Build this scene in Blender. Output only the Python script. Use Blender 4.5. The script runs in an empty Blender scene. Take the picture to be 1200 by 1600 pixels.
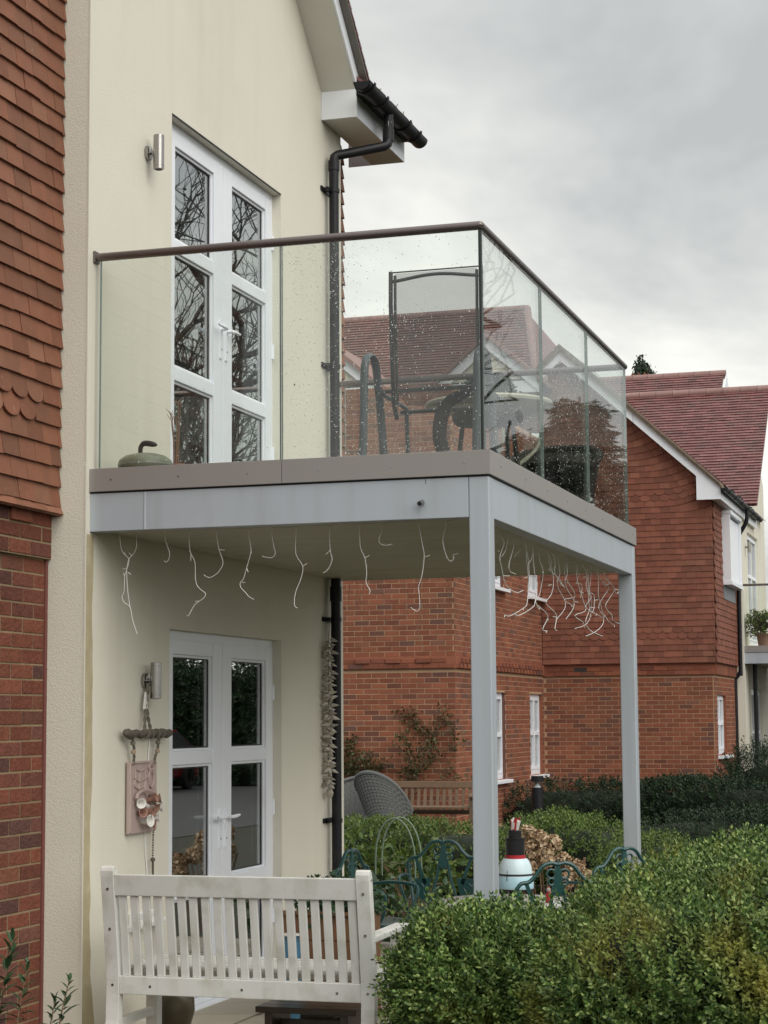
import bpy, bmesh, math, random
import numpy as np
from mathutils import Vector, Matrix

random.seed(7); RNG = np.random.default_rng(11)
SC = bpy.context.scene
COL = SC.collection
R = math.radians

# ---------------------------------------------------------------- camera
cam_data = bpy.data.cameras.new('camera')
cam_data.sensor_fit = 'VERTICAL'; cam_data.sensor_height = 24.0
cam_data.lens = 3007.35 / 1600.0 * 24.0
cam_data.clip_start = 0.1; cam_data.clip_end = 900
cam = bpy.data.objects.new('camera', cam_data); COL.objects.link(cam)
_yaw, _pitch, _roll = R(17.084), R(6.145), R(-0.416)
_F = Vector((-math.sin(_yaw)*math.cos(_pitch), math.cos(_yaw)*math.cos(_pitch), math.sin(_pitch)))
_X = Vector((math.cos(_yaw), math.sin(_yaw), 0)); _U = _X.cross(_F)
_X2 = _X*math.cos(_roll) + _U*math.sin(_roll); _U2 = -_X*math.sin(_roll) + _U*math.cos(_roll)
_m = Matrix((_X2, _U2, -_F)).transposed().to_4x4()
_m.translation = Vector((4.2604, -8.8041, 1.5926))
cam.matrix_world = _m
SC.camera = cam

# ---------------------------------------------------------------- sky, sun, exposure
SUN_EL, SUN_AZ = 38.0, -34.0        # azimuth measured from +X towards +Y
world = bpy.data.worlds.new('World'); SC.world = world; world.use_nodes = True
wt = world.node_tree; wt.nodes.clear()
def wn(t, **k):
    n = wt.nodes.new(t)
    for a, b in k.items(): setattr(n, a, b)
    return n
w_out = wn('ShaderNodeOutputWorld')
w_sky = wn('ShaderNodeTexSky', sky_type='NISHITA', sun_disc=False)
w_sky.sun_elevation = R(SUN_EL); w_sky.sun_rotation = R(90 - SUN_AZ)
w_bg1 = wn('ShaderNodeBackground'); w_bg1.inputs[1].default_value = 0.06
w_bg2 = wn('ShaderNodeBackground'); w_bg2.inputs[1].default_value = 1.0
w_mix = wn('ShaderNodeMixShader'); w_mix.inputs[0].default_value = 0.9
tc = wn('ShaderNodeTexCoord')
sep = wn('ShaderNodeSeparateXYZ'); wt.links.new(tc.outputs['Generated'], sep.inputs[0])
# cloud deck: flatten the view direction onto a plane above
zc = wn('ShaderNodeMath', operation='MAXIMUM'); zc.inputs[1].default_value = 0.0
wt.links.new(sep.outputs['Z'], zc.inputs[0])
za = wn('ShaderNodeMath', operation='ADD'); za.inputs[1].default_value = 0.22
wt.links.new(zc.outputs[0], za.inputs[0])
dx = wn('ShaderNodeMath', operation='DIVIDE'); dy = wn('ShaderNodeMath', operation='DIVIDE')
wt.links.new(sep.outputs['X'], dx.inputs[0]); wt.links.new(za.outputs[0], dx.inputs[1])
wt.links.new(sep.outputs['Y'], dy.inputs[0]); wt.links.new(za.outputs[0], dy.inputs[1])
cmb = wn('ShaderNodeCombineXYZ'); wt.links.new(dx.outputs[0], cmb.inputs[0]); wt.links.new(dy.outputs[0], cmb.inputs[1])
cmb.inputs[2].default_value = 13.3
nz = wn('ShaderNodeTexNoise'); nz.inputs['Scale'].default_value = 0.9; nz.inputs['Detail'].default_value = 6
nz.inputs['Roughness'].default_value = 0.58; nz.inputs['Distortion'].default_value = 0.35
wt.links.new(cmb.outputs[0], nz.inputs['Vector'])
ramp = wn('ShaderNodeValToRGB')
e = ramp.color_ramp.elements
e[0].position = 0.40; e[0].color = (0.47, 0.485, 0.48, 1)
e[1].position = 0.60; e[1].color = (0.90, 0.89, 0.83, 1)
m_ = ramp.color_ramp.elements.new(0.50); m_.color = (0.655, 0.66, 0.635, 1)
wt.links.new(nz.outputs['Fac'], ramp.inputs[0])
gr = wn('ShaderNodeMapRange'); gr.inputs['From Min'].default_value = 0.34; gr.inputs['From Max'].default_value = 1.0
gr.inputs['To Min'].default_value = 1.0; gr.inputs['To Max'].default_value = 2.3
wt.links.new(zc.outputs[0], gr.inputs['Value'])
gm = wn('ShaderNodeMix', data_type='RGBA', blend_type='MULTIPLY'); gm.inputs['Factor'].default_value = 1
wt.links.new(ramp.outputs['Color'], gm.inputs['A']); wt.links.new(gr.outputs[0], gm.inputs['B'])
wt.links.new(gm.outputs['Result'], w_bg2.inputs[0]); wt.links.new(w_sky.outputs[0], w_bg1.inputs[0])
wt.links.new(w_bg1.outputs[0], w_mix.inputs[1]); wt.links.new(w_bg2.outputs[0], w_mix.inputs[2])
wt.links.new(w_mix.outputs[0], w_out.inputs[0])

sun_data = bpy.data.lights.new('sun', 'SUN'); sun_data.energy = 1.5; sun_data.angle = R(60); sun_data.color = (1, 0.97, 0.92)
sun = bpy.data.objects.new('sun', sun_data); COL.objects.link(sun)
_d = Vector((math.cos(R(SUN_EL))*math.cos(R(SUN_AZ)), math.cos(R(SUN_EL))*math.sin(R(SUN_AZ)), math.sin(R(SUN_EL))))
sun.rotation_euler = _d.to_track_quat('Z', 'Y').to_euler(); sun.location = _d*60

SC.view_settings.view_transform = 'Standard'; SC.view_settings.look = 'None'
SC.view_settings.exposure = 0.3; SC.view_settings.gamma = 1.0; SC.view_settings.use_curve_mapping = False
SC.cycles.max_bounces = 10; SC.cycles.transparent_max_bounces = 32; SC.cycles.diffuse_bounces = 4
SC.cycles.caustics_reflective = False; SC.cycles.caustics_refractive = False
SC.cycles.use_denoising = True
SC.cycles.sample_clamp_indirect = 4.0

# ---------------------------------------------------------------- material helper
def pm(name, col, rough=0.6, var=0.15, scale=6.0, rnd=0.0, bump=0.0, bscale=80.0, metal=0.0, spec=0.5,
       dirt=None, cols=None, coat=0.0, streak=None, bdist=0.004):
    """procedural Principled material: base colour, broad noise, per-object/per-piece variation, relief, dirt"""
    m = bpy.data.materials.new(name); m.use_nodes = True
    t = m.node_tree; N = t.nodes; L = t.links
    b = N['Principled BSDF']
    b.inputs['Roughness'].default_value = rough; b.inputs['Metallic'].default_value = metal
    b.inputs['Specular IOR Level'].default_value = spec
    if coat: b.inputs['Coat Weight'].default_value = coat; b.inputs['Coat Roughness'].default_value = 0.15
    geo = N.new('ShaderNodeNewGeometry')
    def noise(sc, det=4, vec=None):
        n = N.new('ShaderNodeTexNoise'); n.inputs['Scale'].default_value = sc; n.inputs['Detail'].default_value = det
        L.new(vec or geo.outputs['Position'], n.inputs['Vector']); return n.outputs['Fac']
    def mathn(op, a, b_=None):
        n = N.new('ShaderNodeMath'); n.operation = op
        for i, v in enumerate((a, b_)):
            if v is None: continue
            if isinstance(v, (int, float)): n.inputs[i].default_value = v
            else: L.new(v, n.inputs[i])
        return n.outputs[0]
    def mixc(fac, a, b_, mode='MIX'):
        n = N.new('ShaderNodeMix'); n.data_type = 'RGBA'; n.blend_type = mode
        for k, v in (('Factor', fac), ('A', a), ('B', b_)):
            if isinstance(v, (int, float)): n.inputs[k].default_value = v
            elif isinstance(v, tuple): n.inputs[k].default_value = (*v, 1)
            else: L.new(v, n.inputs[k])
        return n.outputs['Result']
    rval = None
    if rnd or cols:
        oi = N.new('ShaderNodeObjectInfo')
        rval = mathn('FRACT', mathn('ADD', oi.outputs['Random'], geo.outputs['Random Per Island']))
    if cols:
        cr = N.new('ShaderNodeValToRGB'); cr.color_ramp.interpolation = 'LINEAR'
        el = cr.color_ramp.elements
        while len(el) > 1: el.remove(el[-1])
        el[0].position = cols[0][0]; el[0].color = (*cols[0][1], 1)
        for p, c in cols[1:]:
            q = el.new(p); q.color = (*c, 1)
        L.new(rval, cr.inputs[0]); c = cr.outputs[0]
    else:
        rgb = N.new('ShaderNodeRGB'); rgb.outputs[0].default_value = (*col, 1); c = rgb.outputs[0]
    if var:
        f = mathn('ADD', 1 - var, mathn('MULTIPLY', noise(scale), 2*var))
        c = mixc(1.0, c, f, 'MULTIPLY')
    if rnd:
        f = mathn('ADD', 1 - rnd, mathn('MULTIPLY', mathn('FRACT', mathn('MULTIPLY', rval, 7.31)), 2*rnd))
        c = mixc(1.0, c, f, 'MULTIPLY')
    if dirt:
        dc, amt, ds, lo, hi = dirt
        mr = N.new('ShaderNodeMapRange'); mr.inputs['From Min'].default_value = lo; mr.inputs['From Max'].default_value = hi
        mr.inputs['To Max'].default_value = amt
        L.new(noise(ds, 6), mr.inputs['Value']); c = mixc(mr.outputs[0], c, dc)
    if streak:
        dc, amt, sx, sz, lo, hi = streak
        mp = N.new('ShaderNodeMapping'); mp.inputs['Scale'].default_value = (sx, sx, sz); L.new(geo.outputs['Position'], mp.inputs['Vector'])
        mr = N.new('ShaderNodeMapRange'); mr.inputs['From Min'].default_value = lo; mr.inputs['From Max'].default_value = hi
        mr.inputs['To Max'].default_value = amt
        L.new(noise(1.0, 5, mp.outputs[0]), mr.inputs['Value']); c = mixc(mr.outputs[0], c, dc)
    L.new(c, b.inputs['Base Color'])
    if bump:
        bp = N.new('ShaderNodeBump'); bp.inputs['Strength'].default_value = bump; bp.inputs['Distance'].default_value = bdist
        L.new(noise(bscale, 3), bp.inputs['Height']); L.new(bp.outputs[0], b.inputs['Normal'])
    m['helpers'] = 1
    return m

def glass_mat(name, tint=(0.93, 0.96, 0.94), f0=0.04, film=0.0, power=5.0):
    """thin clear sheet: each face passes light straight through and mirrors by Schlick's law"""
    m = bpy.data.materials.new(name); m.use_nodes = True
    t = m.node_tree; t.nodes.clear(); N = t.nodes; L = t.links
    out = N.new('ShaderNodeOutputMaterial'); tr = N.new('ShaderNodeBsdfTransparent'); tr.inputs[0].default_value = (*tint, 1)
    gl = N.new('ShaderNodeBsdfGlossy'); gl.inputs['Roughness'].default_value = 0.0; gl.inputs[0].default_value = (1, 1, 1, 1)
    lw = N.new('ShaderNodeLayerWeight'); lw.inputs['Blend'].default_value = 0.5
    pw = N.new('ShaderNodeMath'); pw.operation = 'POWER'; pw.inputs[1].default_value = power
    L.new(lw.outputs['Facing'], pw.inputs[0])
    ma = N.new('ShaderNodeMath'); ma.operation = 'MULTIPLY_ADD'; ma.inputs[1].default_value = 1 - f0; ma.inputs[2].default_value = f0
    L.new(pw.outputs[0], ma.inputs[0])
    mx = N.new('ShaderNodeMixShader'); L.new(ma.outputs[0], mx.inputs[0]); L.new(tr.outputs[0], mx.inputs[1]); L.new(gl.outputs[0], mx.inputs[2])
    res = mx.outputs[0]
    if film:                                    # faint dried-rain film on the sheet
        geo = N.new('ShaderNodeNewGeometry')
        nz = N.new('ShaderNodeTexNoise'); nz.inputs['Scale'].default_value = 5; nz.inputs['Detail'].default_value = 8
        L.new(geo.outputs['Position'], nz.inputs['Vector'])
        mr = N.new('ShaderNodeMapRange'); mr.inputs['From Min'].default_value = 0.4; mr.inputs['From Max'].default_value = 0.75
        mr.inputs['To Max'].default_value = film; L.new(nz.outputs['Fac'], mr.inputs['Value'])
        df = N.new('ShaderNodeBsdfDiffuse'); df.inputs[0].default_value = (0.75, 0.77, 0.75, 1)
        m2 = N.new('ShaderNodeMixShader'); L.new(mr.outputs[0], m2.inputs[0]); L.new(res, m2.inputs[1]); L.new(df.outputs[0], m2.inputs[2])
        res = m2.outputs[0]
    L.new(res, out.inputs[0])
    return m

def leaf_mat(name, cols, patch=None, rough=0.36, trans=0.25, var=0.35):
    """foliage: colour per leaf, broad patches, some light through the blade"""
    m = bpy.data.materials.new(name); m.use_nodes = True
    t = m.node_tree; N = t.nodes; L = t.links
    b = N['Principled BSDF']; b.inputs['Roughness'].default_value = rough; b.inputs['Specular IOR Level'].default_value = 0.3
    geo = N.new('ShaderNodeNewGeometry')
    cr = N.new('ShaderNodeValToRGB'); el = cr.color_ramp.elements
    el[0].color = (*cols[0], 1); el[1].color = (*cols[-1], 1)
    for i, c in enumerate(cols[1:-1]): el.new((i+1)/(len(cols)-1)).color = (*c, 1)
    L.new(geo.outputs['Random Per Island'], cr.inputs[0]); c = cr.outputs[0]
    nz = N.new('ShaderNodeTexNoise'); nz.inputs['Scale'].default_value = 5.5; nz.inputs['Detail'].default_value = 4
    L.new(geo.outputs['Position'], nz.inputs['Vector'])
    mr = N.new('ShaderNodeMapRange'); mr.inputs['From Min'].default_value = 0.3; mr.inputs['From Max'].default_value = 0.7
    mr.inputs['To Min'].default_value = 1 - var; mr.inputs['To Max'].default_value = 1 + var
    L.new(nz.outputs['Fac'], mr.inputs['Value'])
    mx = N.new('ShaderNodeMix'); mx.data_type = 'RGBA'; mx.blend_type = 'MULTIPLY'; mx.inputs['Factor'].default_value = 1
    L.new(c, mx.inputs['A']); L.new(mr.outputs[0], mx.inputs['B']); c = mx.outputs['Result']
    if patch:
        pc, sc, lo, hi, amt = patch
        n2 = N.new('ShaderNodeTexNoise'); n2.inputs['Scale'].default_value = sc; n2.inputs['Detail'].default_value = 5
        L.new(geo.outputs['Position'], n2.inputs['Vector'])
        m2 = N.new('ShaderNodeMapRange'); m2.inputs['From Min'].default_value = lo; m2.inputs['From Max'].default_value = hi; m2.inputs['To Max'].default_value = amt
        L.new(n2.outputs['Fac'], m2.inputs['Value'])
        m3 = N.new('ShaderNodeMix'); m3.data_type = 'RGBA'; L.new(m2.outputs[0], m3.inputs['Factor']); L.new(c, m3.inputs['A']); m3.inputs['B'].default_value = (*pc, 1)
        c = m3.outputs['Result']
    L.new(c, b.inputs['Base Color'])
    out = N['Material Output']
    tl = N.new('ShaderNodeBsdfTranslucent'); L.new(c, tl.inputs[0])
    ms = N.new('ShaderNodeMixShader'); ms.inputs[0].default_value = trans
    L.new(b.outputs[0], ms.inputs[1]); L.new(tl.outputs[0], ms.inputs[2]); L.new(ms.outputs[0], out.inputs[0])
    return m

M = {}
M['render'] = pm('cream_render', (0.725, 0.694, 0.592), 0.9, 0.05, 1.3, bump=0.65, bscale=160, dirt=((0.58, 0.54, 0.44), 0.35, 0.9, 0.5, 0.8), streak=((0.52, 0.48, 0.38), 0.22, 4.5, 0.5, 0.52, 0.85), spec=0.25)
M['stain'] = pm('stained_render', (0.44, 0.375, 0.24), 0.9, 0.18, 9, bump=0.5, bscale=160, spec=0.2, dirt=((0.56, 0.50, 0.37), 0.6, 11, 0.5, 0.75))
M['bead'] = pm('corner_bead', (0.74, 0.71, 0.62), 0.6, 0.06)
M['tile'] = pm('clay_wall_tile', (0.23, 0.085, 0.05), 0.72, 0.22, 9, rnd=0.16, bump=0.35, bscale=260, spec=0.35,
               cols=[(0.0, (0.18, 0.078, 0.046)), (0.4, (0.22, 0.089, 0.049)), (0.75, (0.195, 0.075, 0.043)), (1.0, (0.24, 0.111, 0.066))],
               dirt=((0.40, 0.32, 0.26), 0.5, 42, 0.66, 0.76))
M['brick'] = pm('dark_red_brick', (0.16, 0.05, 0.035), 0.88, 0.34, 22, rnd=0.2, bump=1.0, bscale=48, bdist=.010, spec=0.25,
                cols=[(0.0, (0.185, 0.064, 0.038)), (0.5, (0.165, 0.053, 0.033)), (0.78, (0.14, 0.052, 0.038)), (0.9, (0.09, 0.045, 0.04)), (1.0, (0.205, 0.078, 0.046))])
M['mortar'] = pm('tan_mortar', (0.28, 0.205, 0.125), 0.95, 0.2, 14, bump=0.7, bscale=140, spec=0.15)
M['redseal'] = pm('red_sealant', (0.16, 0.05, 0.04), 0.7, 0.1)
M['fbrick'] = pm('orange_red_brick', (0.27, 0.085, 0.045), 0.9, 0.22, 7, dirt=((0.13, 0.075, 0.05), 0.35, 0.9, 0.5, 0.75), rnd=0.16, bump=0.5, bscale=60, spec=0.2,
                 cols=[(0.0, (0.26, 0.095, 0.054)), (0.45, (0.225, 0.079, 0.047)), (0.8, (0.195, 0.072, 0.047)), (0.93, (0.125, 0.064, 0.052)), (1.0, (0.29, 0.115, 0.066))])
M['fmortar'] = pm('pale_mortar', (0.42, 0.27, 0.17), 0.95, 0.15, 9, spec=0.15)
M['ftile'] = pm('far_clay_tile', (0.24, 0.078, 0.042), 0.75, 0.2, 5, dirt=((0.13, 0.07, 0.048), 0.32, 1.1, 0.5, 0.75), rnd=0.16, spec=0.3,
                cols=[(0.0, (0.185, 0.070, 0.045)), (0.5, (0.22, 0.082, 0.051)), (0.85, (0.185, 0.064, 0.042)), (1.0, (0.26, 0.11, 0.068))])
M['rooftile'] = pm('wet_red_roof_tile', (0.23, 0.10, 0.09), 0.42, 0.2, 3, rnd=0.14, spec=0.5,
                   cols=[(0.0, (0.165, 0.066, 0.062)), (0.6, (0.20, 0.085, 0.082)), (1.0, (0.135, 0.058, 0.056))], dirt=((0.10, 0.085, 0.07), 0.6, 3.2, 0.5, 0.8))
M['brownroof'] = pm('brown_red_roof_tile', (0.15, 0.07, 0.055), 0.55, 0.25, 3, rnd=0.14, cols=[(0.0, (0.15, 0.062, 0.05)), (0.6, (0.175, 0.076, 0.06)), (1.0, (0.12, 0.055, 0.046))], dirt=((0.08, 0.07, 0.055), 0.6, 3.2, 0.5, 0.8))
M['ridge'] = pm('ridge_tile', (0.24, 0.13, 0.115), 0.5, 0.2, 4, rnd=0.1)
M['upvc'] = pm('white_upvc', (0.82, 0.845, 0.89), 0.32, 0.04, 3, spec=0.5, dirt=((0.5, 0.5, 0.47), 0.25, 5, 0.6, 0.85))
M['soffitw'] = pm('white_soffit_board', (0.72, 0.70, 0.64), 0.5, 0.06, 2)
M['gasket'] = pm('black_gasket', (0.02, 0.02, 0.022), 0.6, 0)
M['pvcblack'] = pm('black_gutter_plastic', (0.010, 0.010, 0.013), 0.42, 0.1, spec=0.3, dirt=((0.05, 0.045, 0.04), 0.3, 6, 0.55, 0.8))
M['steelgrey'] = pm('grey_powder_coat', (0.42, 0.46, 0.505), 0.36, 0.04, 2, spec=0.5, dirt=((0.31, 0.33, 0.31), 0.35, 3.1, 0.54, 0.8), streak=((0.31, 0.32, 0.32), 0.45, 9, 0.7, 0.5, 0.78))
M['taupe'] = pm('taupe_anodised', (0.30, 0.280, 0.267), 0.42, 0.05, 2, metal=0.15, bump=0.05, bscale=300)
M['bronze'] = pm('bronze_rail', (0.165, 0.138, 0.132), 0.30, 0.1, 12, metal=0.55)
M['soffit'] = pm('balcony_soffit', (0.46, 0.435, 0.335), 0.5, 0.08, 2.2, streak=((0.26, 0.25, 0.17), 0.5, 1.2, 8, 0.45, 0.8))
M['glass'] = glass_mat('balcony_glass', (0.945, 0.965, 0.95), 0.035, film=0.018, power=7.0)
M['glassedge'] = pm('glass_edge', (0.20, 0.25, 0.23), 0.15, 0.2, spec=0.8)
M['pane'] = glass_mat('window_glass', (0.80, 0.83, 0.82), 0.10, power=2.3)
M['steel'] = pm('brushed_steel', (0.36, 0.345, 0.33), 0.24, 0.1, 30, metal=1.0)
M['chrome'] = pm('dull_screw_metal', (0.35, 0.33, 0.30), 0.3, 0.1, metal=1.0)
M['wire'] = pm('white_cable', (0.80, 0.80, 0.78), 0.45, 0)
M['bulb'] = pm('pale_bulb', (0.75, 0.72, 0.62), 0.25, 0)
M['paintwhite'] = pm('white_bench_paint', (0.70, 0.70, 0.665), 0.5, 0.06, 5, bump=0.15, bscale=40, dirt=((0.36, 0.36, 0.27), 0.6, 9, 0.52, 0.8), streak=((0.48, 0.46, 0.37), 0.5, 14, 3, 0.5, 0.8))
M['curtain'] = pm('pale_curtain', (0.55, 0.54, 0.50), 0.9, 0.1)
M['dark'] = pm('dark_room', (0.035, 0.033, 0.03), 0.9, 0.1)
M['granite'] = pm('green_grey_granite', (0.14, 0.155, 0.10), 0.42, 0.25, 60, dirt=((0.24, 0.235, 0.19), 0.8, 5, 0.5, 0.62), bump=0.2, bscale=200)
M['granite2'] = pm('polished_granite', (0.19, 0.195, 0.165), 0.25, 0.25, 40)
M['blackplastic'] = pm('black_plastic', (0.015, 0.015, 0.017), 0.4, 0.1)
M['chairblue'] = pm('dark_slate_metal', (0.045, 0.058, 0.068), 0.4, 0.1)
M['mesh'] = None
M['twig'] = pm('dry_twig', (0.22, 0.13, 0.08), 0.8, 0.25, 30)
M['drift'] = pm('grey_driftwood', (0.10, 0.085, 0.068), 0.85, 0.35, 30, bump=0.8, bscale=60)
M['rope'] = pm('worn_rope', (0.16, 0.145, 0.11), 0.9, 0.3, 70, bump=0.5, bscale=200)
M['plaque'] = pm('pinkish_clay_plaque', (0.42, 0.32, 0.29), 0.6, 0.12, 25, bump=0.3, bscale=80)
M['terracotta'] = pm('terracotta', (0.31, 0.17, 0.125), 0.7, 0.15, 20)
M['whiteclay'] = pm('white_glazed_clay', (0.72, 0.70, 0.66), 0.35, 0.08, 20)
M['shell'] = pm('pale_shell', (0.46, 0.42, 0.36), 0.55, 0.25, 50, rnd=0.25)
M['teak'] = pm('weathered_teak', (0.15, 0.095, 0.058), 0.75, 0.2, 12, rnd=0.14, bump=0.3, bscale=50)
M['wetwood'] = pm('dark_wet_wood', (0.060, 0.045, 0.032), 0.35, 0.3, 18, bump=0.3, bscale=60)
M['orangewood'] = pm('orange_stained_wood', (0.17, 0.085, 0.04), 0.6, 0.2, 12)
M['castgreen'] = pm('green_cast_iron', (0.012, 0.062, 0.058), 0.35, 0.2, 20, spec=0.6)
M['wicker'] = pm('grey_wicker', (0.10, 0.103, 0.10), 0.75, 0.25, 40)
M['palebead'] = pm('pale_wood_bead', (0.34, 0.25, 0.17), 0.6, 0.1)
M['hoop'] = pm('green_wire', (0.22, 0.30, 0.22), 0.5, 0.1)
M['ornwhite'] = pm('pale_blue_enamel', (0.62, 0.76, 0.80), 0.3, 0.08, 8)
M['ornblue'] = pm('sky_blue_enamel', (0.42, 0.64, 0.73), 0.3, 0.1, 8)
M['ornblack'] = pm('black_enamel', (0.012, 0.012, 0.014), 0.35, 0.05)
M['ornred'] = pm('red_paint', (0.42, 0.02, 0.03), 0.4, 0.1)
M['tabletop'] = pm('pale_stone_tabletop', (0.45, 0.45, 0.43), 0.3, 0.15, 12)
M['hydr'] = pm('dried_hydrangea_petal', (0.36, 0.235, 0.13), 0.8, 0.3, 20, cols=[(0, (0.52, 0.39, 0.25)), (0.35, (0.28, 0.17, 0.10)), (0.7, (0.50, 0.36, 0.22)), (1, (0.72, 0.60, 0.42))])
M['bark'] = pm('bark', (0.035, 0.032, 0.028), 0.9, 0.35, 6, bump=0.8, bscale=14)
M['soil'] = pm('damp_soil_and_lawn', (0.024, 0.028, 0.014), 0.95, 0.5, 1.4, bump=0.8, bscale=12, dirt=((0.028, 0.02, 0.013), 0.9, 0.7, 0.45, 0.6))
M['paving'] = pm('buff_paving_slab', (0.38, 0.34, 0.27), 0.7, 0.15, 3, rnd=0.1, bump=0.3, bscale=60)
M['asphalt'] = pm('asphalt', (0.05, 0.05, 0.05), 0.85, 0.2, 3, bump=0.4, bscale=60)
M['joint'] = pm('dark_joint', (0.10, 0.085, 0.06), 0.95, 0.2)
M['lead'] = pm('lead_flashing', (0.19, 0.20, 0.22), 0.5, 0.15, 8)
M['bluepot'] = pm('blue_glazed_pot', (0.05, 0.15, 0.23), 0.3, 0.15)
M['creamiron'] = pm('cream_painted_iron', (0.52, 0.49, 0.38), 0.45, 0.15, 20)
M['brown'] = pm('dark_brown_rattan', (0.018, 0.013, 0.011), 0.8, 0.25, 60, bump=0.4, bscale=120)
M['olive'] = pm('bronze_glaze', (0.09, 0.075, 0.045), 0.35, 0.3, 10)
M['plasticwhite'] = pm('white_socket_plastic', (0.76, 0.77, 0.76), 0.35, 0.04)
M['carred'] = pm('red_car_paint', (0.22, 0.008, 0.012), 0.25, 0.05, coat=0.6)
M['tyre'] = pm('tyre_rubber', (0.02, 0.02, 0.02), 0.8, 0.1)

M['box'] = leaf_mat('box_hedge_leaf', [(0.026, 0.058, 0.017), (0.066, 0.130, 0.032), (0.145, 0.230, 0.055), (0.35, 0.43, 0.15)],
                    patch=((0.33, 0.27, 0.05), 2.3, 0.54, 0.72, 0.7), trans=0.2)
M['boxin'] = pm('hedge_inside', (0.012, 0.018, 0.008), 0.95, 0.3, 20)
M['midleaf'] = leaf_mat('privet_leaf', [(0.05, 0.085, 0.022), (0.10, 0.16, 0.032), (0.165, 0.22, 0.05)], var=0.3)
M['darkleaf'] = leaf_mat('yew_leaf', [(0.012, 0.028, 0.014), (0.020, 0.042, 0.018), (0.034, 0.058, 0.022)], var=0.3)
M['bigleaf'] = leaf_mat('broad_leaf', [(0.045, 0.085, 0.02), (0.09, 0.14, 0.03), (0.13, 0.16, 0.04)])
M['glossy'] = leaf_mat('glossy_dark_leaf', [(0.028, 0.062, 0.028), (0.040, 0.085, 0.038), (0.06, 0.11, 0.05)], rough=0.3, trans=0.12, var=0.2)
M['roseleaf'] = leaf_mat('rose_leaf', [(0.05, 0.06, 0.025), (0.085, 0.09, 0.035), (0.12, 0.085, 0.045)])
M['conifer'] = leaf_mat('conifer_needles', [(0.010, 0.020, 0.012), (0.018, 0.034, 0.016), (0.03, 0.05, 0.022)], trans=0.1)

# screen cloth of the balcony chair: woven threads with see-through gaps averaged to a part-transparent sheet
def mesh_cloth():
    m = bpy.data.materials.new('black_mesh_fabric'); m.use_nodes = True
    t = m.node_tree; N = t.nodes; L = t.links; b = N['Principled BSDF']
    b.inputs['Base Color'].default_value = (0.02, 0.02, 0.022, 1); b.inputs['Roughness'].default_value = 0.7
    tr = N.new('ShaderNodeBsdfTransparent'); mx = N.new('ShaderNodeMixShader')
    geo = N.new('ShaderNodeNewGeometry'); wv = N.new('ShaderNodeTexWave'); wv.bands_direction = 'X'; wv.inputs['Scale'].default_value = 60
    L.new(geo.outputs['Position'], wv.inputs['Vector'])
    mr = N.new('ShaderNodeMapRange'); mr.inputs['To Min'].default_value = 0.42; mr.inputs['To Max'].default_value = 0.58
    L.new(wv.outputs['Fac'], mr.inputs['Value']); L.new(mr.outputs[0], mx.inputs[0])
    L.new(tr.outputs[0], mx.inputs[1]); L.new(b.outputs[0], mx.inputs[2]); L.new(mx.outputs[0], N['Material Output'].inputs[0])
    return m
M['mesh'] = mesh_cloth()

def drop_mat():
    m = bpy.data.materials.new('rain_drop'); m.use_nodes = True
    t = m.node_tree; t.nodes.clear(); N = t.nodes
    o = N.new('ShaderNodeOutputMaterial'); g = N.new('ShaderNodeBsdfPrincipled'); g.inputs['Base Color'].default_value = (.92, .93, .92, 1); g.inputs['Roughness'].default_value = 0.1
    d = N.new('ShaderNodeBsdfTranslucent'); d.inputs[0].default_value = (0.85, 0.87, 0.85, 1)
    mx = N.new('ShaderNodeMixShader'); mx.inputs[0].default_value = 0.4
    t.links.new(g.outputs[0], mx.inputs[1]); t.links.new(d.outputs[0], mx.inputs[2]); t.links.new(mx.outputs[0], o.inputs[0])
    return m
M['drop'] = drop_mat()

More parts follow.
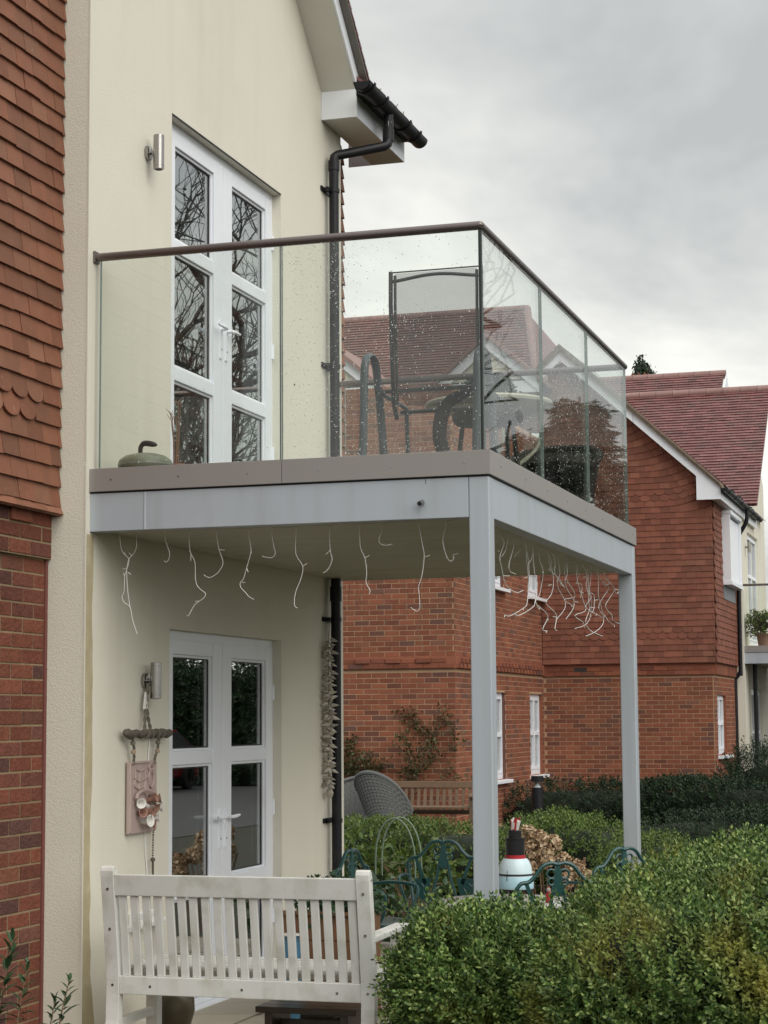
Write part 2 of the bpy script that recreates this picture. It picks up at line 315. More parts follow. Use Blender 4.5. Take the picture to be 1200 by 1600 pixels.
# ---------------------------------------------------------------- mesh helpers
WL = {}                                           # world location of each parent
class MB:
    def __init__(s): s.v = []; s.f = []; s.mi = []; s.cur = 0
    def add(s, vs, fs):
        o = len(s.v); s.v += [tuple(p) for p in vs]
        for f in fs: s.f.append([i+o for i in f]); s.mi.append(s.cur)
        return s
    def box(s, x0, x1, y0, y1, z0, z1):
        return s.add([(x0,y0,z0),(x1,y0,z0),(x1,y1,z0),(x0,y1,z0),(x0,y0,z1),(x1,y0,z1),(x1,y1,z1),(x0,y1,z1)],
                     [(0,3,2,1),(4,5,6,7),(0,1,5,4),(1,2,6,5),(2,3,7,6),(3,0,4,7)])
    def prism(s, poly, vec):
        n = len(poly); v = Vector(vec)
        vs = [Vector(p) for p in poly]; vs += [p + v for p in vs]
        return s.add(vs, [tuple(range(n)), tuple(range(2*n-1, n-1, -1))] + [(i, (i+1) % n, n+(i+1) % n, n+i) for i in range(n)])
    def tube(s, pts, r, n=8, cap=True):
        P = [Vector(p) for p in pts]; k = len(P)
        rs = r if isinstance(r, (list, tuple)) else [r]*k
        o = len(s.v); ref = None
        for i, p in enumerate(P):
            d = (P[min(i+1, k-1)] - P[max(i-1, 0)])
            if d.length < 1e-9: d = Vector((0, 0, 1))
            d.normalize()
            if ref is None:
                ref = d.cross(Vector((0, 0, 1)) if abs(d.z) < .9 else Vector((1, 0, 0))).normalized()
            ref = (ref - d*ref.dot(d))
            if ref.length < 1e-6: ref = d.orthogonal()
            ref.normalize(); b = d.cross(ref)
            for j in range(n):
                a = 2*math.pi*j/n
                s.v.append(tuple(p + (ref*math.cos(a) + b*math.sin(a))*rs[i]))
        for i in range(k-1):
            for j in range(n):
                s.f.append([o+i*n+j, o+i*n+(j+1) % n, o+(i+1)*n+(j+1) % n, o+(i+1)*n+j]); s.mi.append(s.cur)
        if cap:
            s.f.append([o+j for j in range(n)][::-1]); s.mi.append(s.cur)
            s.f.append([o+(k-1)*n+j for j in range(n)]); s.mi.append(s.cur)
        return s
    def lathe(s, prof, n=20, M_=None):
        o = len(s.v)
        for r, z in prof:
            for j in range(n):
                a = 2*math.pi*j/n; p = Vector((r*math.cos(a), r*math.sin(a), z))
                s.v.append(tuple(M_ @ p if M_ else p))
        k = len(prof)
        for i in range(k-1):
            for j in range(n):
                s.f.append([o+i*n+j, o+i*n+(j+1) % n, o+(i+1)*n+(j+1) % n, o+(i+1)*n+j]); s.mi.append(s.cur)
        s.f.append([o+j for j in range(n)][::-1]); s.mi.append(s.cur)
        s.f.append([o+(k-1)*n+j for j in range(n)]); s.mi.append(s.cur)
        return s
    def xf(s, mat):
        s.v = [tuple(mat @ Vector(p)) for p in s.v]; return s

def setp(o, label=None, cat=None, group=None, kind=None):
    if label: o['label'] = label
    if cat: o['category'] = cat
    if group: o['group'] = group
    if kind: o['kind'] = kind
    return o

def build(name, mb, mat, parent=None, smooth=False, bevel=0.0, seg=2, **kw):
    off = WL.get(parent.name, Vector((0, 0, 0))) if parent else Vector((0, 0, 0))
    me = bpy.data.meshes.new(name)
    me.from_pydata([tuple(Vector(p) - off) for p in mb.v], [], mb.f)
    mats = mat if isinstance(mat, (list, tuple)) else [mat]
    for m in mats: me.materials.append(m)
    if len(mats) > 1: me.polygons.foreach_set('material_index', mb.mi)
    bm = bmesh.new(); bm.from_mesh(me)
    bmesh.ops.recalc_face_normals(bm, faces=bm.faces)
    if bevel:
        ed = [e for e in bm.edges if len(e.link_faces) == 2 and e.calc_face_angle(0) > 0.6]
        bmesh.ops.bevel(bm, geom=ed, offset=bevel, segments=seg, profile=0.6, affect='EDGES')
    if smooth:
        for f in bm.faces: f.smooth = True
        for e in bm.edges:
            if len(e.link_faces) == 2 and e.calc_face_angle(0) > 0.7: e.smooth = False
    bm.to_mesh(me); bm.free()
    o = bpy.data.objects.new(name, me); COL.objects.link(o)
    if parent: o.parent = parent
    WL[o.name] = off if parent else Vector((0, 0, 0))
    setp(o, **kw)
    return o

def thing(name, label, cat, loc=(0, 0, 0), group=None):
    o = bpy.data.objects.new(name, None); COL.objects.link(o)
    o.location = loc; o.empty_display_size = 0.2; WL[o.name] = Vector(loc)
    return setp(o, label, cat, group)

KIDS = {}
def copy_tree(o, parent=None, mat=None):
    c = o.copy(); COL.objects.link(c)
    if parent: c.parent = parent
    for ch in [x for x in o.children]: copy_tree(ch, c)
    return c

def np_mesh(name, V, F, mat, parent=None, smooth=False, **kw):
    """V (n,3) and F (m,4) or (m,3) arrays straight into one mesh"""
    off = np.array(WL.get(parent.name, Vector((0, 0, 0)))) if parent else np.zeros(3)
    V = np.asarray(V, dtype=np.float32) - off.astype(np.float32); F = np.asarray(F, dtype=np.int32)
    me = bpy.data.meshes.new(name); k = F.shape[1]
    me.vertices.add(len(V)); me.vertices.foreach_set('co', V.ravel())
    me.loops.add(F.size); me.loops.foreach_set('vertex_index', F.ravel())
    me.polygons.add(len(F)); me.polygons.foreach_set('loop_start', np.arange(0, F.size, k, dtype=np.int32))
    me.polygons.foreach_set('loop_total', np.full(len(F), k, dtype=np.int32))
    me.polygons.foreach_set('use_smooth', np.full(len(F), smooth, dtype=bool))
    me.update(calc_edges=True); me.materials.append(mat)
    o = bpy.data.objects.new(name, me); COL.objects.link(o)
    if parent: o.parent = parent
    WL[o.name] = Vector(off)
    return setp(o, **kw)

def scatter(name, tv, tf, mats, mat, parent=None, smooth=False, **kw):
    """copies of one template (tv, tf) under every 4x4 matrix, joined into one mesh"""
    mats = np.asarray(mats); tv = np.asarray(tv, float); tf = np.asarray(tf)
    V = np.einsum('nij,kj->nki', mats[:, :3, :3], tv) + mats[:, None, :3, 3]
    n, k = len(mats), len(tv)
    F = (tf[None] + (np.arange(n)*k)[:, None, None]).reshape(-1, tf.shape[1])
    return np_mesh(name, V.reshape(-1, 3), F, mat, parent, smooth, **kw)

def pieces(name, tmesh, mats, parent):
    """one object per matrix, all sharing tmesh"""
    off = Matrix.Translation(-WL.get(parent.name, Vector((0, 0, 0))))
    for m in mats:
        o = bpy.data.objects.new(name, tmesh); COL.objects.link(o)
        o.parent = parent; o.matrix_basis = off @ Matrix(m.tolist() if hasattr(m, 'tolist') else m)

def mesh_from(name, v, f, mat):
    me = bpy.data.meshes.new(name); me.from_pydata(v, [], f); me.materials.append(mat); me.update(); return me

def frame(o, u, v, n):
    m = Matrix.Identity(4)
    for i, a in enumerate((u, v, n)):
        for j in range(3): m[j][i] = a[j]
    for j in range(3): m[j][3] = o[j]
    return m

# brick template: 1 long (scaled), chamfered face towards +n ; tile template leans out at its foot
BRV = [(-.5,-.5,0),(.5,-.5,0),(.5,.5,0),(-.5,.5,0),(-.5,-.5,.7),(.5,-.5,.7),(.5,.5,.7),(-.5,.5,.7),(-.483,-.45,1),(.483,-.45,1),(.483,.45,1),(-.483,.45,1)]
BRF = [(0,1,5,4),(1,2,6,5),(2,3,7,6),(3,0,4,7),(4,5,9,8),(5,6,10,9),(6,7,11,10),(7,4,8,11),(8,9,10,11)]
TLV = [(-.5,0,1.0),(.5,0,1.0),(.5,1.55,.1),(-.5,1.55,.1),(-.5,.01,2.1),(.5,.01,2.1),(.5,1.55,1.1),(-.5,1.55,1.1)]
TLF = [(0,3,2,1),(4,5,6,7),(0,1,5,4),(1,2,6,5),(2,3,7,6),(3,0,4,7)]
# club tile: rounded foot
def club():
    pts = [(-.5, 1.55), (-.5, .42)] + [(-.5*math.cos(a), .42 - .5*1.55*math.sin(a)*.62) for a in np.linspace(0, math.pi, 10)[1:-1]] + [(.5, .42), (.5, 1.55)]
    n = len(pts); v = []
    for x, y in pts:
        z = 1.0 - .9*max(y, 0)/1.55; v.append((x, y, z))
    for x, y in pts:
        z = 2.1 - 1.0*max(y, 0)/1.55; v.append((x, y, z))
    f = [tuple(range(n))[::-1], tuple(range(n, 2*n))] + [(i, (i+1) % n, n+(i+1) % n, n+i) for i in range(n)]
    return v, f
CLV, CLF = club()

def brick_field(wall, O, u, n, u0, u1, z0, z1, bmat, near, gap=0.010, course=0.075, proud=0.0035, holes=(), limit=300, stuff=True, head=False, start=0.0, jit=0.0015, name='brick'):
    """stretcher-bond bricks on the plane through O (u along the wall, z up, n outwards)"""
    L_ = 0.215 if not head else 0.1025
    pitch = L_ + gap; rows = int(round((z1 - z0)/course)); out = []
    u = Vector(u); n = Vector(n); O = Vector(O); up = Vector((0, 0, 1))
    for r in range(rows):
        zc = z0 + (r + .5)*course
        segs = [(u0, u1)]
        for (a, b, c, d) in holes:
            if c < zc < d:
                ns = []
                for s, e_ in segs:
                    if b <= s or a >= e_: ns.append((s, e_)); continue
                    if a > s: ns.append((s, a))
                    if b < e_: ns.append((b, e_))
                segs = ns
        off = start + (pitch/2 if r % 2 else 0)
        for s, e_ in segs:
            k = math.floor((s - off)/pitch)
            p = off + k*pitch
            while p < e_:
                a, b = max(p, s), min(p + L_, e_)
                if b - a > 0.03:
                    c = O + u*((a+b)/2) + up*zc + n*(random.uniform(-jit, jit))
                    out.append((frame(c, u*(b-a), up*(course-gap)*random.uniform(.97, 1.03), n*proud), (a+b)/2, zc))
                p += pitch
    out.sort(key=lambda t: near(t[1], t[2]))
    tm = mesh_from(name, BRV, BRF, bmat)
    pieces(name, tm, [t[0] for t in out[:limit]], wall)
    if stuff and len(out) > limit:
        scatter(name + 'work', BRV, BRF, [np.array(t[0]) for t in out[limit:]], bmat, wall, kind='stuff')
    return len(out)

def tile_field(wall, O, u, v, n, rows, g, urange, tmat, near, w=0.165, t=0.012, limit=300, name='tile', clubs=(), tilt=None, jit=1.0, gap=0.002, clubrange=None):
    """overlapping plain tiles: rows up v with gauge g; urange(r) -> (u0, u1)"""
    u = Vector(u); v = Vector(v); n = Vector(n); O = Vector(O); out = []; outc = []
    for r in range(rows):
        ur = urange(r)
        if not ur: continue
        s, e_ = ur
        off = (w/2 if r % 2 else 0); p = off + math.floor((s - off)/w)*w
        while p < e_ - 1e-6:
            a, b = max(p, s), min(p + w, e_)
            if b - a > 0.025:
                uc = (a+b)/2; isclub = r in clubs and b - a > .9*w and (clubrange is None or clubrange[0] < uc < clubrange[1])
                ang = R(random.gauss(0, .35))*jit; dz = random.gauss(0, .0016)*jit; dn = random.uniform(0, .0035)*jit
                if tilt: 
                    ta, td = tilt(uc, r); ang += ta; dz += td
                uu = u*math.cos(ang) + v*math.sin(ang); vv = v*math.cos(ang) - u*math.sin(ang)
                c = O + u*uc + v*(r*g + dz) + n*dn
                m = frame(c, uu*(b-a-gap), vv*g, n*t)
                (outc if isclub else out).append((m, uc, r))
            p += w
    out.sort(key=lambda q: near(q[1], q[2])); outc.sort(key=lambda q: near(q[1], q[2]))
    lc = min(len(outc), 80); 
    tm = mesh_from(name, TLV, TLF, tmat); pieces(name, tm, [q[0] for q in out[:limit-lc]], wall)
    if outc:
        cm = mesh_from('scalloped_' + name, CLV, CLF, tmat); pieces('scalloped_' + name, cm, [q[0] for q in outc[:lc]], wall)
        rest = outc[lc:]
        if rest:
            cq = [f for f in CLF if len(f) == 4]
            big = np.array(CLV)
            allv = []; mm = MB()
            for q in rest: mm.add([q[0] @ Vector(p) for p in CLV], CLF)
            build('scalloped_tiling', mm, tmat, wall, kind='stuff')
    if len(out) > limit-lc:
        scatter(name + '_courses', TLV, TLF, [np.array(q[0]) for q in out[limit-lc:]], tmat, wall, kind='stuff')
FRONT_ST=[[(0.102,0.14,2.523),(0.109,0.14,2.466),(0.126,0.14,2.439),(0.153,0.14,2.412),(0.147,0.14,2.373),(0.13,0.14,2.326),(0.128,0.14,2.252),(0.116,0.14,2.222),(0.128,0.14,2.192),(0.161,0.14,2.167),(0.176,0.14,2.1),(0.202,0.14,2.03)],[(0.195,0.14,2.507),(0.192,0.14,2.463),(0.174,0.14,2.433),(0.153,0.14,2.412),(0.141,0.14,2.352),(0.148,0.14,2.247),(0.161,0.14,2.167)],[(0.352,0.14,2.501),(0.366,0.14,2.466),(0.378,0.14,2.431),(0.371,0.14,2.401),(0.36,0.14,2.391),(0.346,0.14,2.396)],[(0.482,0.14,2.51),(0.487,0.14,2.449),(0.494,0.14,2.426),(0.515,0.14,2.384),(0.517,0.14,2.315),(0.525,0.14,2.272),(0.548,0.14,2.245),(0.573,0.14,2.226),(0.562,0.14,2.202),(0.521,0.14,2.176),(0.502,0.14,2.152),(0.484,0.14,2.12),(0.471,0.14,2.117)],[(0.633,0.14,2.513),(0.644,0.14,2.448),(0.663,0.14,2.396),(0.665,0.14,2.366),(0.649,0.14,2.341),(0.635,0.14,2.324),(0.594,0.14,2.304),(0.564,0.14,2.32)],[(0.806,0.14,2.499),(0.816,0.14,2.434),(0.804,0.14,2.383),(0.791,0.14,2.341),(0.777,0.14,2.295),(0.759,0.14,2.274),(0.764,0.14,2.248),(0.791,0.14,2.222),(0.804,0.14,2.205),(0.832,0.14,2.189)],[(0.927,0.14,2.507),(0.936,0.14,2.456),(0.945,0.14,2.417),(0.931,0.14,2.396),(0.904,0.14,2.395),(0.875,0.14,2.404)],[(1.056,0.14,2.516),(1.053,0.14,2.411),(1.09,0.14,2.346),(1.079,0.14,2.283),(1.052,0.14,2.22),(1.045,0.14,2.157),(1.062,0.14,2.141)],[(1.23,0.14,2.506),(1.233,0.14,2.421),(1.243,0.14,2.373),(1.22,0.14,2.326),(1.196,0.14,2.311)],[(1.386,0.14,2.52),(1.389,0.14,2.431),(1.412,0.14,2.377),(1.421,0.14,2.305),(1.417,0.14,2.258),(1.437,0.14,2.22),(1.433,0.14,2.198)],[(1.504,0.14,2.515),(1.484,0.14,2.46),(1.51,0.14,2.437),(1.553,0.14,2.441)],[(1.69,0.14,2.521),(1.705,0.14,2.436),(1.714,0.14,2.374),(1.701,0.14,2.281),(1.684,0.14,2.229),(1.687,0.14,2.188),(1.689,0.14,2.126),(1.673,0.14,2.111),(1.644,0.14,2.13)],[(1.825,0.14,2.519),(1.808,0.14,2.448),(1.827,0.14,2.37),(1.846,0.14,2.348),(1.862,0.14,2.36),(1.859,0.14,2.378),(1.884,0.14,2.384)]]
FRONT_TW=[[(0.494,0.14,2.426),(0.492,0.14,2.393)],[(0.537,0.14,2.188),(0.516,0.14,2.188)],[(0.646,0.14,2.444),(0.675,0.14,2.439)],[(0.768,0.14,2.275),(0.784,0.14,2.275)],[(0.816,0.14,2.443),(0.818,0.14,2.419)],[(0.794,0.14,2.345),(0.802,0.14,2.326)],[(0.141,0.14,2.365),(0.119,0.14,2.361)],[(0.148,0.14,2.343),(0.165,0.14,2.334)],[(0.13,0.14,2.326),(0.123,0.14,2.342)],[(0.136,0.14,2.437),(0.126,0.14,2.446)],[(0.169,0.14,2.429),(0.153,0.14,2.443)],[(1.714,0.14,2.374),(1.743,0.14,2.379)],[(1.412,0.14,2.377),(1.435,0.14,2.389)],[(1.09,0.14,2.346),(1.113,0.14,2.361)],[(1.233,0.14,2.421),(1.21,0.14,2.402)]]
SIDE_ST=[[(1.93,0.787,2.537),(1.93,0.9,2.502),(1.93,0.799,2.42),(1.93,0.834,2.368),(1.93,0.907,2.291),(1.93,1.043,2.263),(1.93,1.184,2.258),(1.93,1.323,2.278)],[(1.93,1.0,2.533),(1.93,0.917,2.457),(1.93,0.837,2.423)],[(1.93,1.132,2.526),(1.93,1.088,2.471),(1.93,0.999,2.394),(1.93,1.029,2.359),(1.93,1.15,2.354)],[(1.93,1.37,2.542),(1.93,1.43,2.489),(1.93,1.461,2.438),(1.93,1.473,2.357),(1.93,1.46,2.289)],[(1.93,1.599,2.537),(1.93,1.56,2.48),(1.93,1.469,2.434)],[(1.93,1.581,2.462),(1.93,1.619,2.377),(1.93,1.674,2.341),(1.93,1.608,2.23),(1.93,1.54,2.197),(1.93,1.239,2.141),(1.93,1.124,2.139)],[(1.93,1.974,2.543),(1.93,1.993,2.484),(1.93,2.085,2.429),(1.93,2.103,2.359),(1.93,2.026,2.293),(1.93,1.881,2.245),(1.93,1.997,2.221),(1.93,2.139,2.198),(1.93,2.176,2.169),(1.93,2.122,2.106),(1.93,2.18,2.098)],[(1.93,2.108,2.543),(1.93,2.162,2.486),(1.93,2.134,2.443),(1.93,2.228,2.398),(1.93,2.376,2.372),(1.93,2.426,2.359)],[(1.93,2.492,2.537),(1.93,2.5,2.448),(1.93,2.429,2.401),(1.93,2.502,2.353),(1.93,2.681,2.3),(1.93,2.649,2.245),(1.93,2.436,2.176)],[(1.93,2.838,2.548),(1.93,2.786,2.457),(1.93,2.877,2.376),(1.93,3.008,2.297),(1.93,3.032,2.254),(1.93,2.699,2.21),(1.93,2.942,2.184),(1.93,2.979,2.169)],[(1.93,3.002,2.538),(1.93,3.11,2.479),(1.93,3.075,2.411),(1.93,3.156,2.36),(1.93,3.151,2.316),(1.93,3.176,2.273),(1.93,3.037,2.188),(1.93,3.135,2.149),(1.93,3.307,2.131),(1.93,3.594,2.12)],[(1.93,3.26,2.54),(1.93,3.222,2.454),(1.93,3.187,2.384),(1.93,3.331,2.371),(1.93,3.323,2.291),(1.93,3.261,2.255)],[(1.93,3.454,2.532),(1.93,3.49,2.471),(1.93,3.481,2.38),(1.93,3.565,2.316),(1.93,3.649,2.228),(1.93,3.551,2.178),(1.93,3.307,2.131),(1.93,3.045,2.099)],[(1.93,3.709,2.509),(1.93,4.024,2.471),(1.93,4.054,2.443),(1.93,3.82,2.365),(1.93,3.721,2.324),(1.93,3.812,2.294),(1.93,3.938,2.277),(1.93,3.999,2.239),(1.93,4.297,2.228)],[(1.93,4.245,2.545),(1.93,4.236,2.46),(1.93,4.152,2.431),(1.93,4.055,2.449)]]
SIDE_TW=[[(1.93,0.779,2.532),(1.93,0.929,2.536)],[(1.93,0.789,2.447),(1.93,0.762,2.447)],[(1.93,0.87,2.325),(1.93,1.008,2.335)],[(1.93,1.421,2.358),(1.93,1.357,2.346)],[(1.93,2.055,2.356),(1.93,1.969,2.347)],[(1.93,2.68,2.295),(1.93,2.826,2.298)],[(1.93,2.876,2.365),(1.93,2.986,2.363)],[(1.93,3.11,2.479),(1.93,2.995,2.461)],[(1.93,3.206,2.285),(1.93,3.353,2.293)],[(1.93,3.448,2.349),(1.93,3.339,2.337)],[(1.93,4.055,2.455),(1.93,4.209,2.459)],[(1.93,1.631,2.231),(1.93,1.695,2.195)],[(1.93,2.186,2.175),(1.93,2.079,2.173)],[(1.93,2.376,2.366),(1.93,2.301,2.377)]]
BACK_ST=[[(0.191,3.93,2.49),(0.168,3.93,2.429),(0.181,3.93,2.387)],[(0.15,3.93,2.485),(0.144,3.93,2.408),(0.144,3.93,2.324)],[(0.092,3.93,2.487),(0.085,3.93,2.398),(0.099,3.93,2.32)],[(0.319,3.93,2.481),(0.342,3.93,2.425),(0.332,3.93,2.325),(0.358,3.93,2.269),(0.347,3.93,2.248),(0.314,3.93,2.215),(0.352,3.93,2.161)],[(0.487,3.93,2.482),(0.518,3.93,2.431),(0.489,3.93,2.386),(0.509,3.93,2.31),(0.445,3.93,2.308)],[(0.596,3.93,2.43),(0.613,3.93,2.352),(0.601,3.93,2.297),(0.606,3.93,2.253),(0.58,3.93,2.215),(0.599,3.93,2.143),(0.621,3.93,2.08)],[(0.804,3.93,2.479),(0.813,3.93,2.424),(0.83,3.93,2.396),(0.858,3.93,2.395)],[(0.938,3.93,2.443),(0.942,3.93,2.344),(0.919,3.93,2.279),(0.913,3.93,2.235),(0.903,3.93,2.212)]]
BACK_TW=[[(0.332,3.93,2.328),(0.318,3.93,2.331)],[(0.509,3.93,2.31),(0.529,3.93,2.33)],[(0.599,3.93,2.143),(0.611,3.93,2.148)],[(0.913,3.93,2.263),(0.885,3.93,2.267)],[(0.919,3.93,2.312),(0.942,3.93,2.306)]]
# ================================================================ ground
def sheet(name, x0, x1, y0, y1, z, mat, **kw):
    return build(name, MB().add([(x0,y0,z),(x1,y0,z),(x1,y1,z),(x0,y1,z)], [(0,1,2,3)]), mat, kind='structure', **kw)
sheet('ground', -300, 300, -300, 300, -0.05, M['soil'])
sheet('parking_road', 6.5, 60, 8, 60, -0.042, M['asphalt'])
patio = build('patio', MB().box(0.0, 2.6, -0.55, 4.6, -0.12, -0.012), M['joint'], kind='structure')
slab = mesh_from('paving_slab', [(x*.5, y*.5, z) for z in (0, 1) for x, y in ((-1,-1),(1,-1),(1,1),(-1,1))],
                 [(4,5,6,7),(0,1,5,4),(1,2,6,5),(2,3,7,6),(3,0,4,7)], M['paving'])
pieces('paving_slab', slab, [np.array(frame((0.02+.43*(i+.5), -.53+.43*(j+.5), -0.011), (.42,0,0), (0,.42,0), (random.uniform(-.001,.001),0,.011+random.uniform(-.001,.001))))
                             for i in range(6) for j in range(12)], patio)

# ================================================================ the near house
near = thing('cream_house', 'cream rendered house with balcony bay beside dark brick and clay tiles', 'house')
Y0, YF, SL = -0.047, 4.056, 0.905            # bay corner, bay far corner, gable slope
DY0, DY1 = 1.0125, 2.8013                    # door openings
def bay_wall():
    w = MB()
    ys = [Y0, DY0, DY1, YF]; ye = 3.642
    za = 5.97; apex = 2.0045; zap = za + SL*(ye - apex)
    # front face in cells, leaving the two door openings
    def q(a, b, c, d): w.add([(0,a,c),(0,b,c),(0,b,d),(0,a,d)], [(0,1,2,3)])
    q(ys[0], ys[1], -.1, 5.0204); q(ys[2], ys[3], -.1, 5.0204); q(ys[1], ys[2], 2.10, 2.92)
    w.add([(0,Y0,5.0204),(0,DY0,5.0204),(0,DY1,5.0204),(0,YF,5.0204),(0,YF,5.80),(0,ye,5.80),(0,ye,za+.02),(0,apex,zap+.02),(0,.36,za+.02),(0,.36,5.8),(0,Y0,5.8)],
          [(0,1,2,3,4,5,6,7,8,9,10)])
    d = -0.16
    for z0, z1 in ((-.1, 2.10), (2.92, 5.0204)):
        w.add([(0,DY0,z0),(d,DY0,z0),(d,DY0,z1),(0,DY0,z1)], [(0,1,2,3)])
        w.add([(0,DY1,z0),(0,DY1,z1),(d,DY1,z1),(d,DY1,z0)], [(0,1,2,3)])
        w.add([(0,DY0,z1),(d,DY0,z1),(d,DY1,z1),(0,DY1,z1)], [(0,1,2,3)])
        w.add([(0,DY0,z0),(0,DY1,z0),(d,DY1,z0),(d,DY0,z0)], [(0,1,2,3)])
    # far return (towards +Y) and near return (towards the camera)
    w.add([(0,YF,-.1),(0,YF,5.8),(-.32,YF,5.8),(-.32,YF,-.1)], [(0,1,2,3)])
    w.add([(-.32,Y0,-.1),(0,Y0,-.1),(0,Y0,5.8),(-.32,Y0,5.8)], [(0,1,2,3)])
    return w
me_w = bay_wall()
bw = bpy.data.meshes.new('bay_wall'); bw.from_pydata(me_w.v, [], me_w.f); bw.materials.append(M['render'])
bay = bpy.data.objects.new('bay_wall', bw); COL.objects.link(bay); bay.parent = near; WL['bay_wall'] = Vector((0, 0, 0))
build('corner_bead', MB().box(-.004, .003, Y0-.003, Y0+.004, 2.9, 5.8), M['bead'], bay)
build('corner_bead', MB().box(-.004, .003, Y0-.003, Y0+.004, -.1, 2.88), M['bead'], bay)
# weathered unpainted strip left where the balcony meets the corner
sv = MB(); zs_ = np.linspace(-.1, 2.53, 30); pr = []
for i, z in enumerate(zs_): pr.append((.0015, .012 + .030*(1 + .25*math.sin(z*5) + .25*random.uniform(-1, 1)) + (.25*(max(0, .35-z))**1.0), z))
sv.add([(.0015, Y0+.006, z) for z in zs_] + pr, [(i, 30+i, 31+i, i+1) for i in range(29)])
build('stain_strip', sv, M['stain'], bay)
# string course-like slot over the upper door head (drip bead)
build('drip_bead', MB().box(-.005, .004, DY0, DY1, 5.0204, 5.0264), M['gasket'], bay)

# ---- room behind each door: dark shell with a curtain
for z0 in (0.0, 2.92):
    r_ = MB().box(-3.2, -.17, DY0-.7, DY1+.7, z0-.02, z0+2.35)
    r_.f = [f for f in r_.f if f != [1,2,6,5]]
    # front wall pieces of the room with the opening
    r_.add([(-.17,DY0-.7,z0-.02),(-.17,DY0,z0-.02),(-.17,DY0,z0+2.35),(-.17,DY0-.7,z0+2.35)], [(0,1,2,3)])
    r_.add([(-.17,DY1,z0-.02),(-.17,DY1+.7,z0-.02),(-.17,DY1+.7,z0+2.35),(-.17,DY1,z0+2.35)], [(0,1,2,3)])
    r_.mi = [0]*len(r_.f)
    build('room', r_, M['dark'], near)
def curtain(y0, y1, z0, z1, x=-.24):
    n = 40; vs = []; fs = []
    for i in range(n+1):
        y = y0 + (y1-y0)*i/n; xx = x + .022*math.sin(i*1.15) + .008*math.sin(i*2.7)
        vs += [(xx, y, z0), (xx, y, z1)]
    for i in range(n): fs.append((2*i, 2*i+2, 2*i+3, 2*i+1))
    build('curtain', MB().add(vs, fs), M['curtain'], near, smooth=True)
curtain(1.62, 1.86, 2.97, 5.0); curtain(2.62, 2.80, 2.97, 5.0)

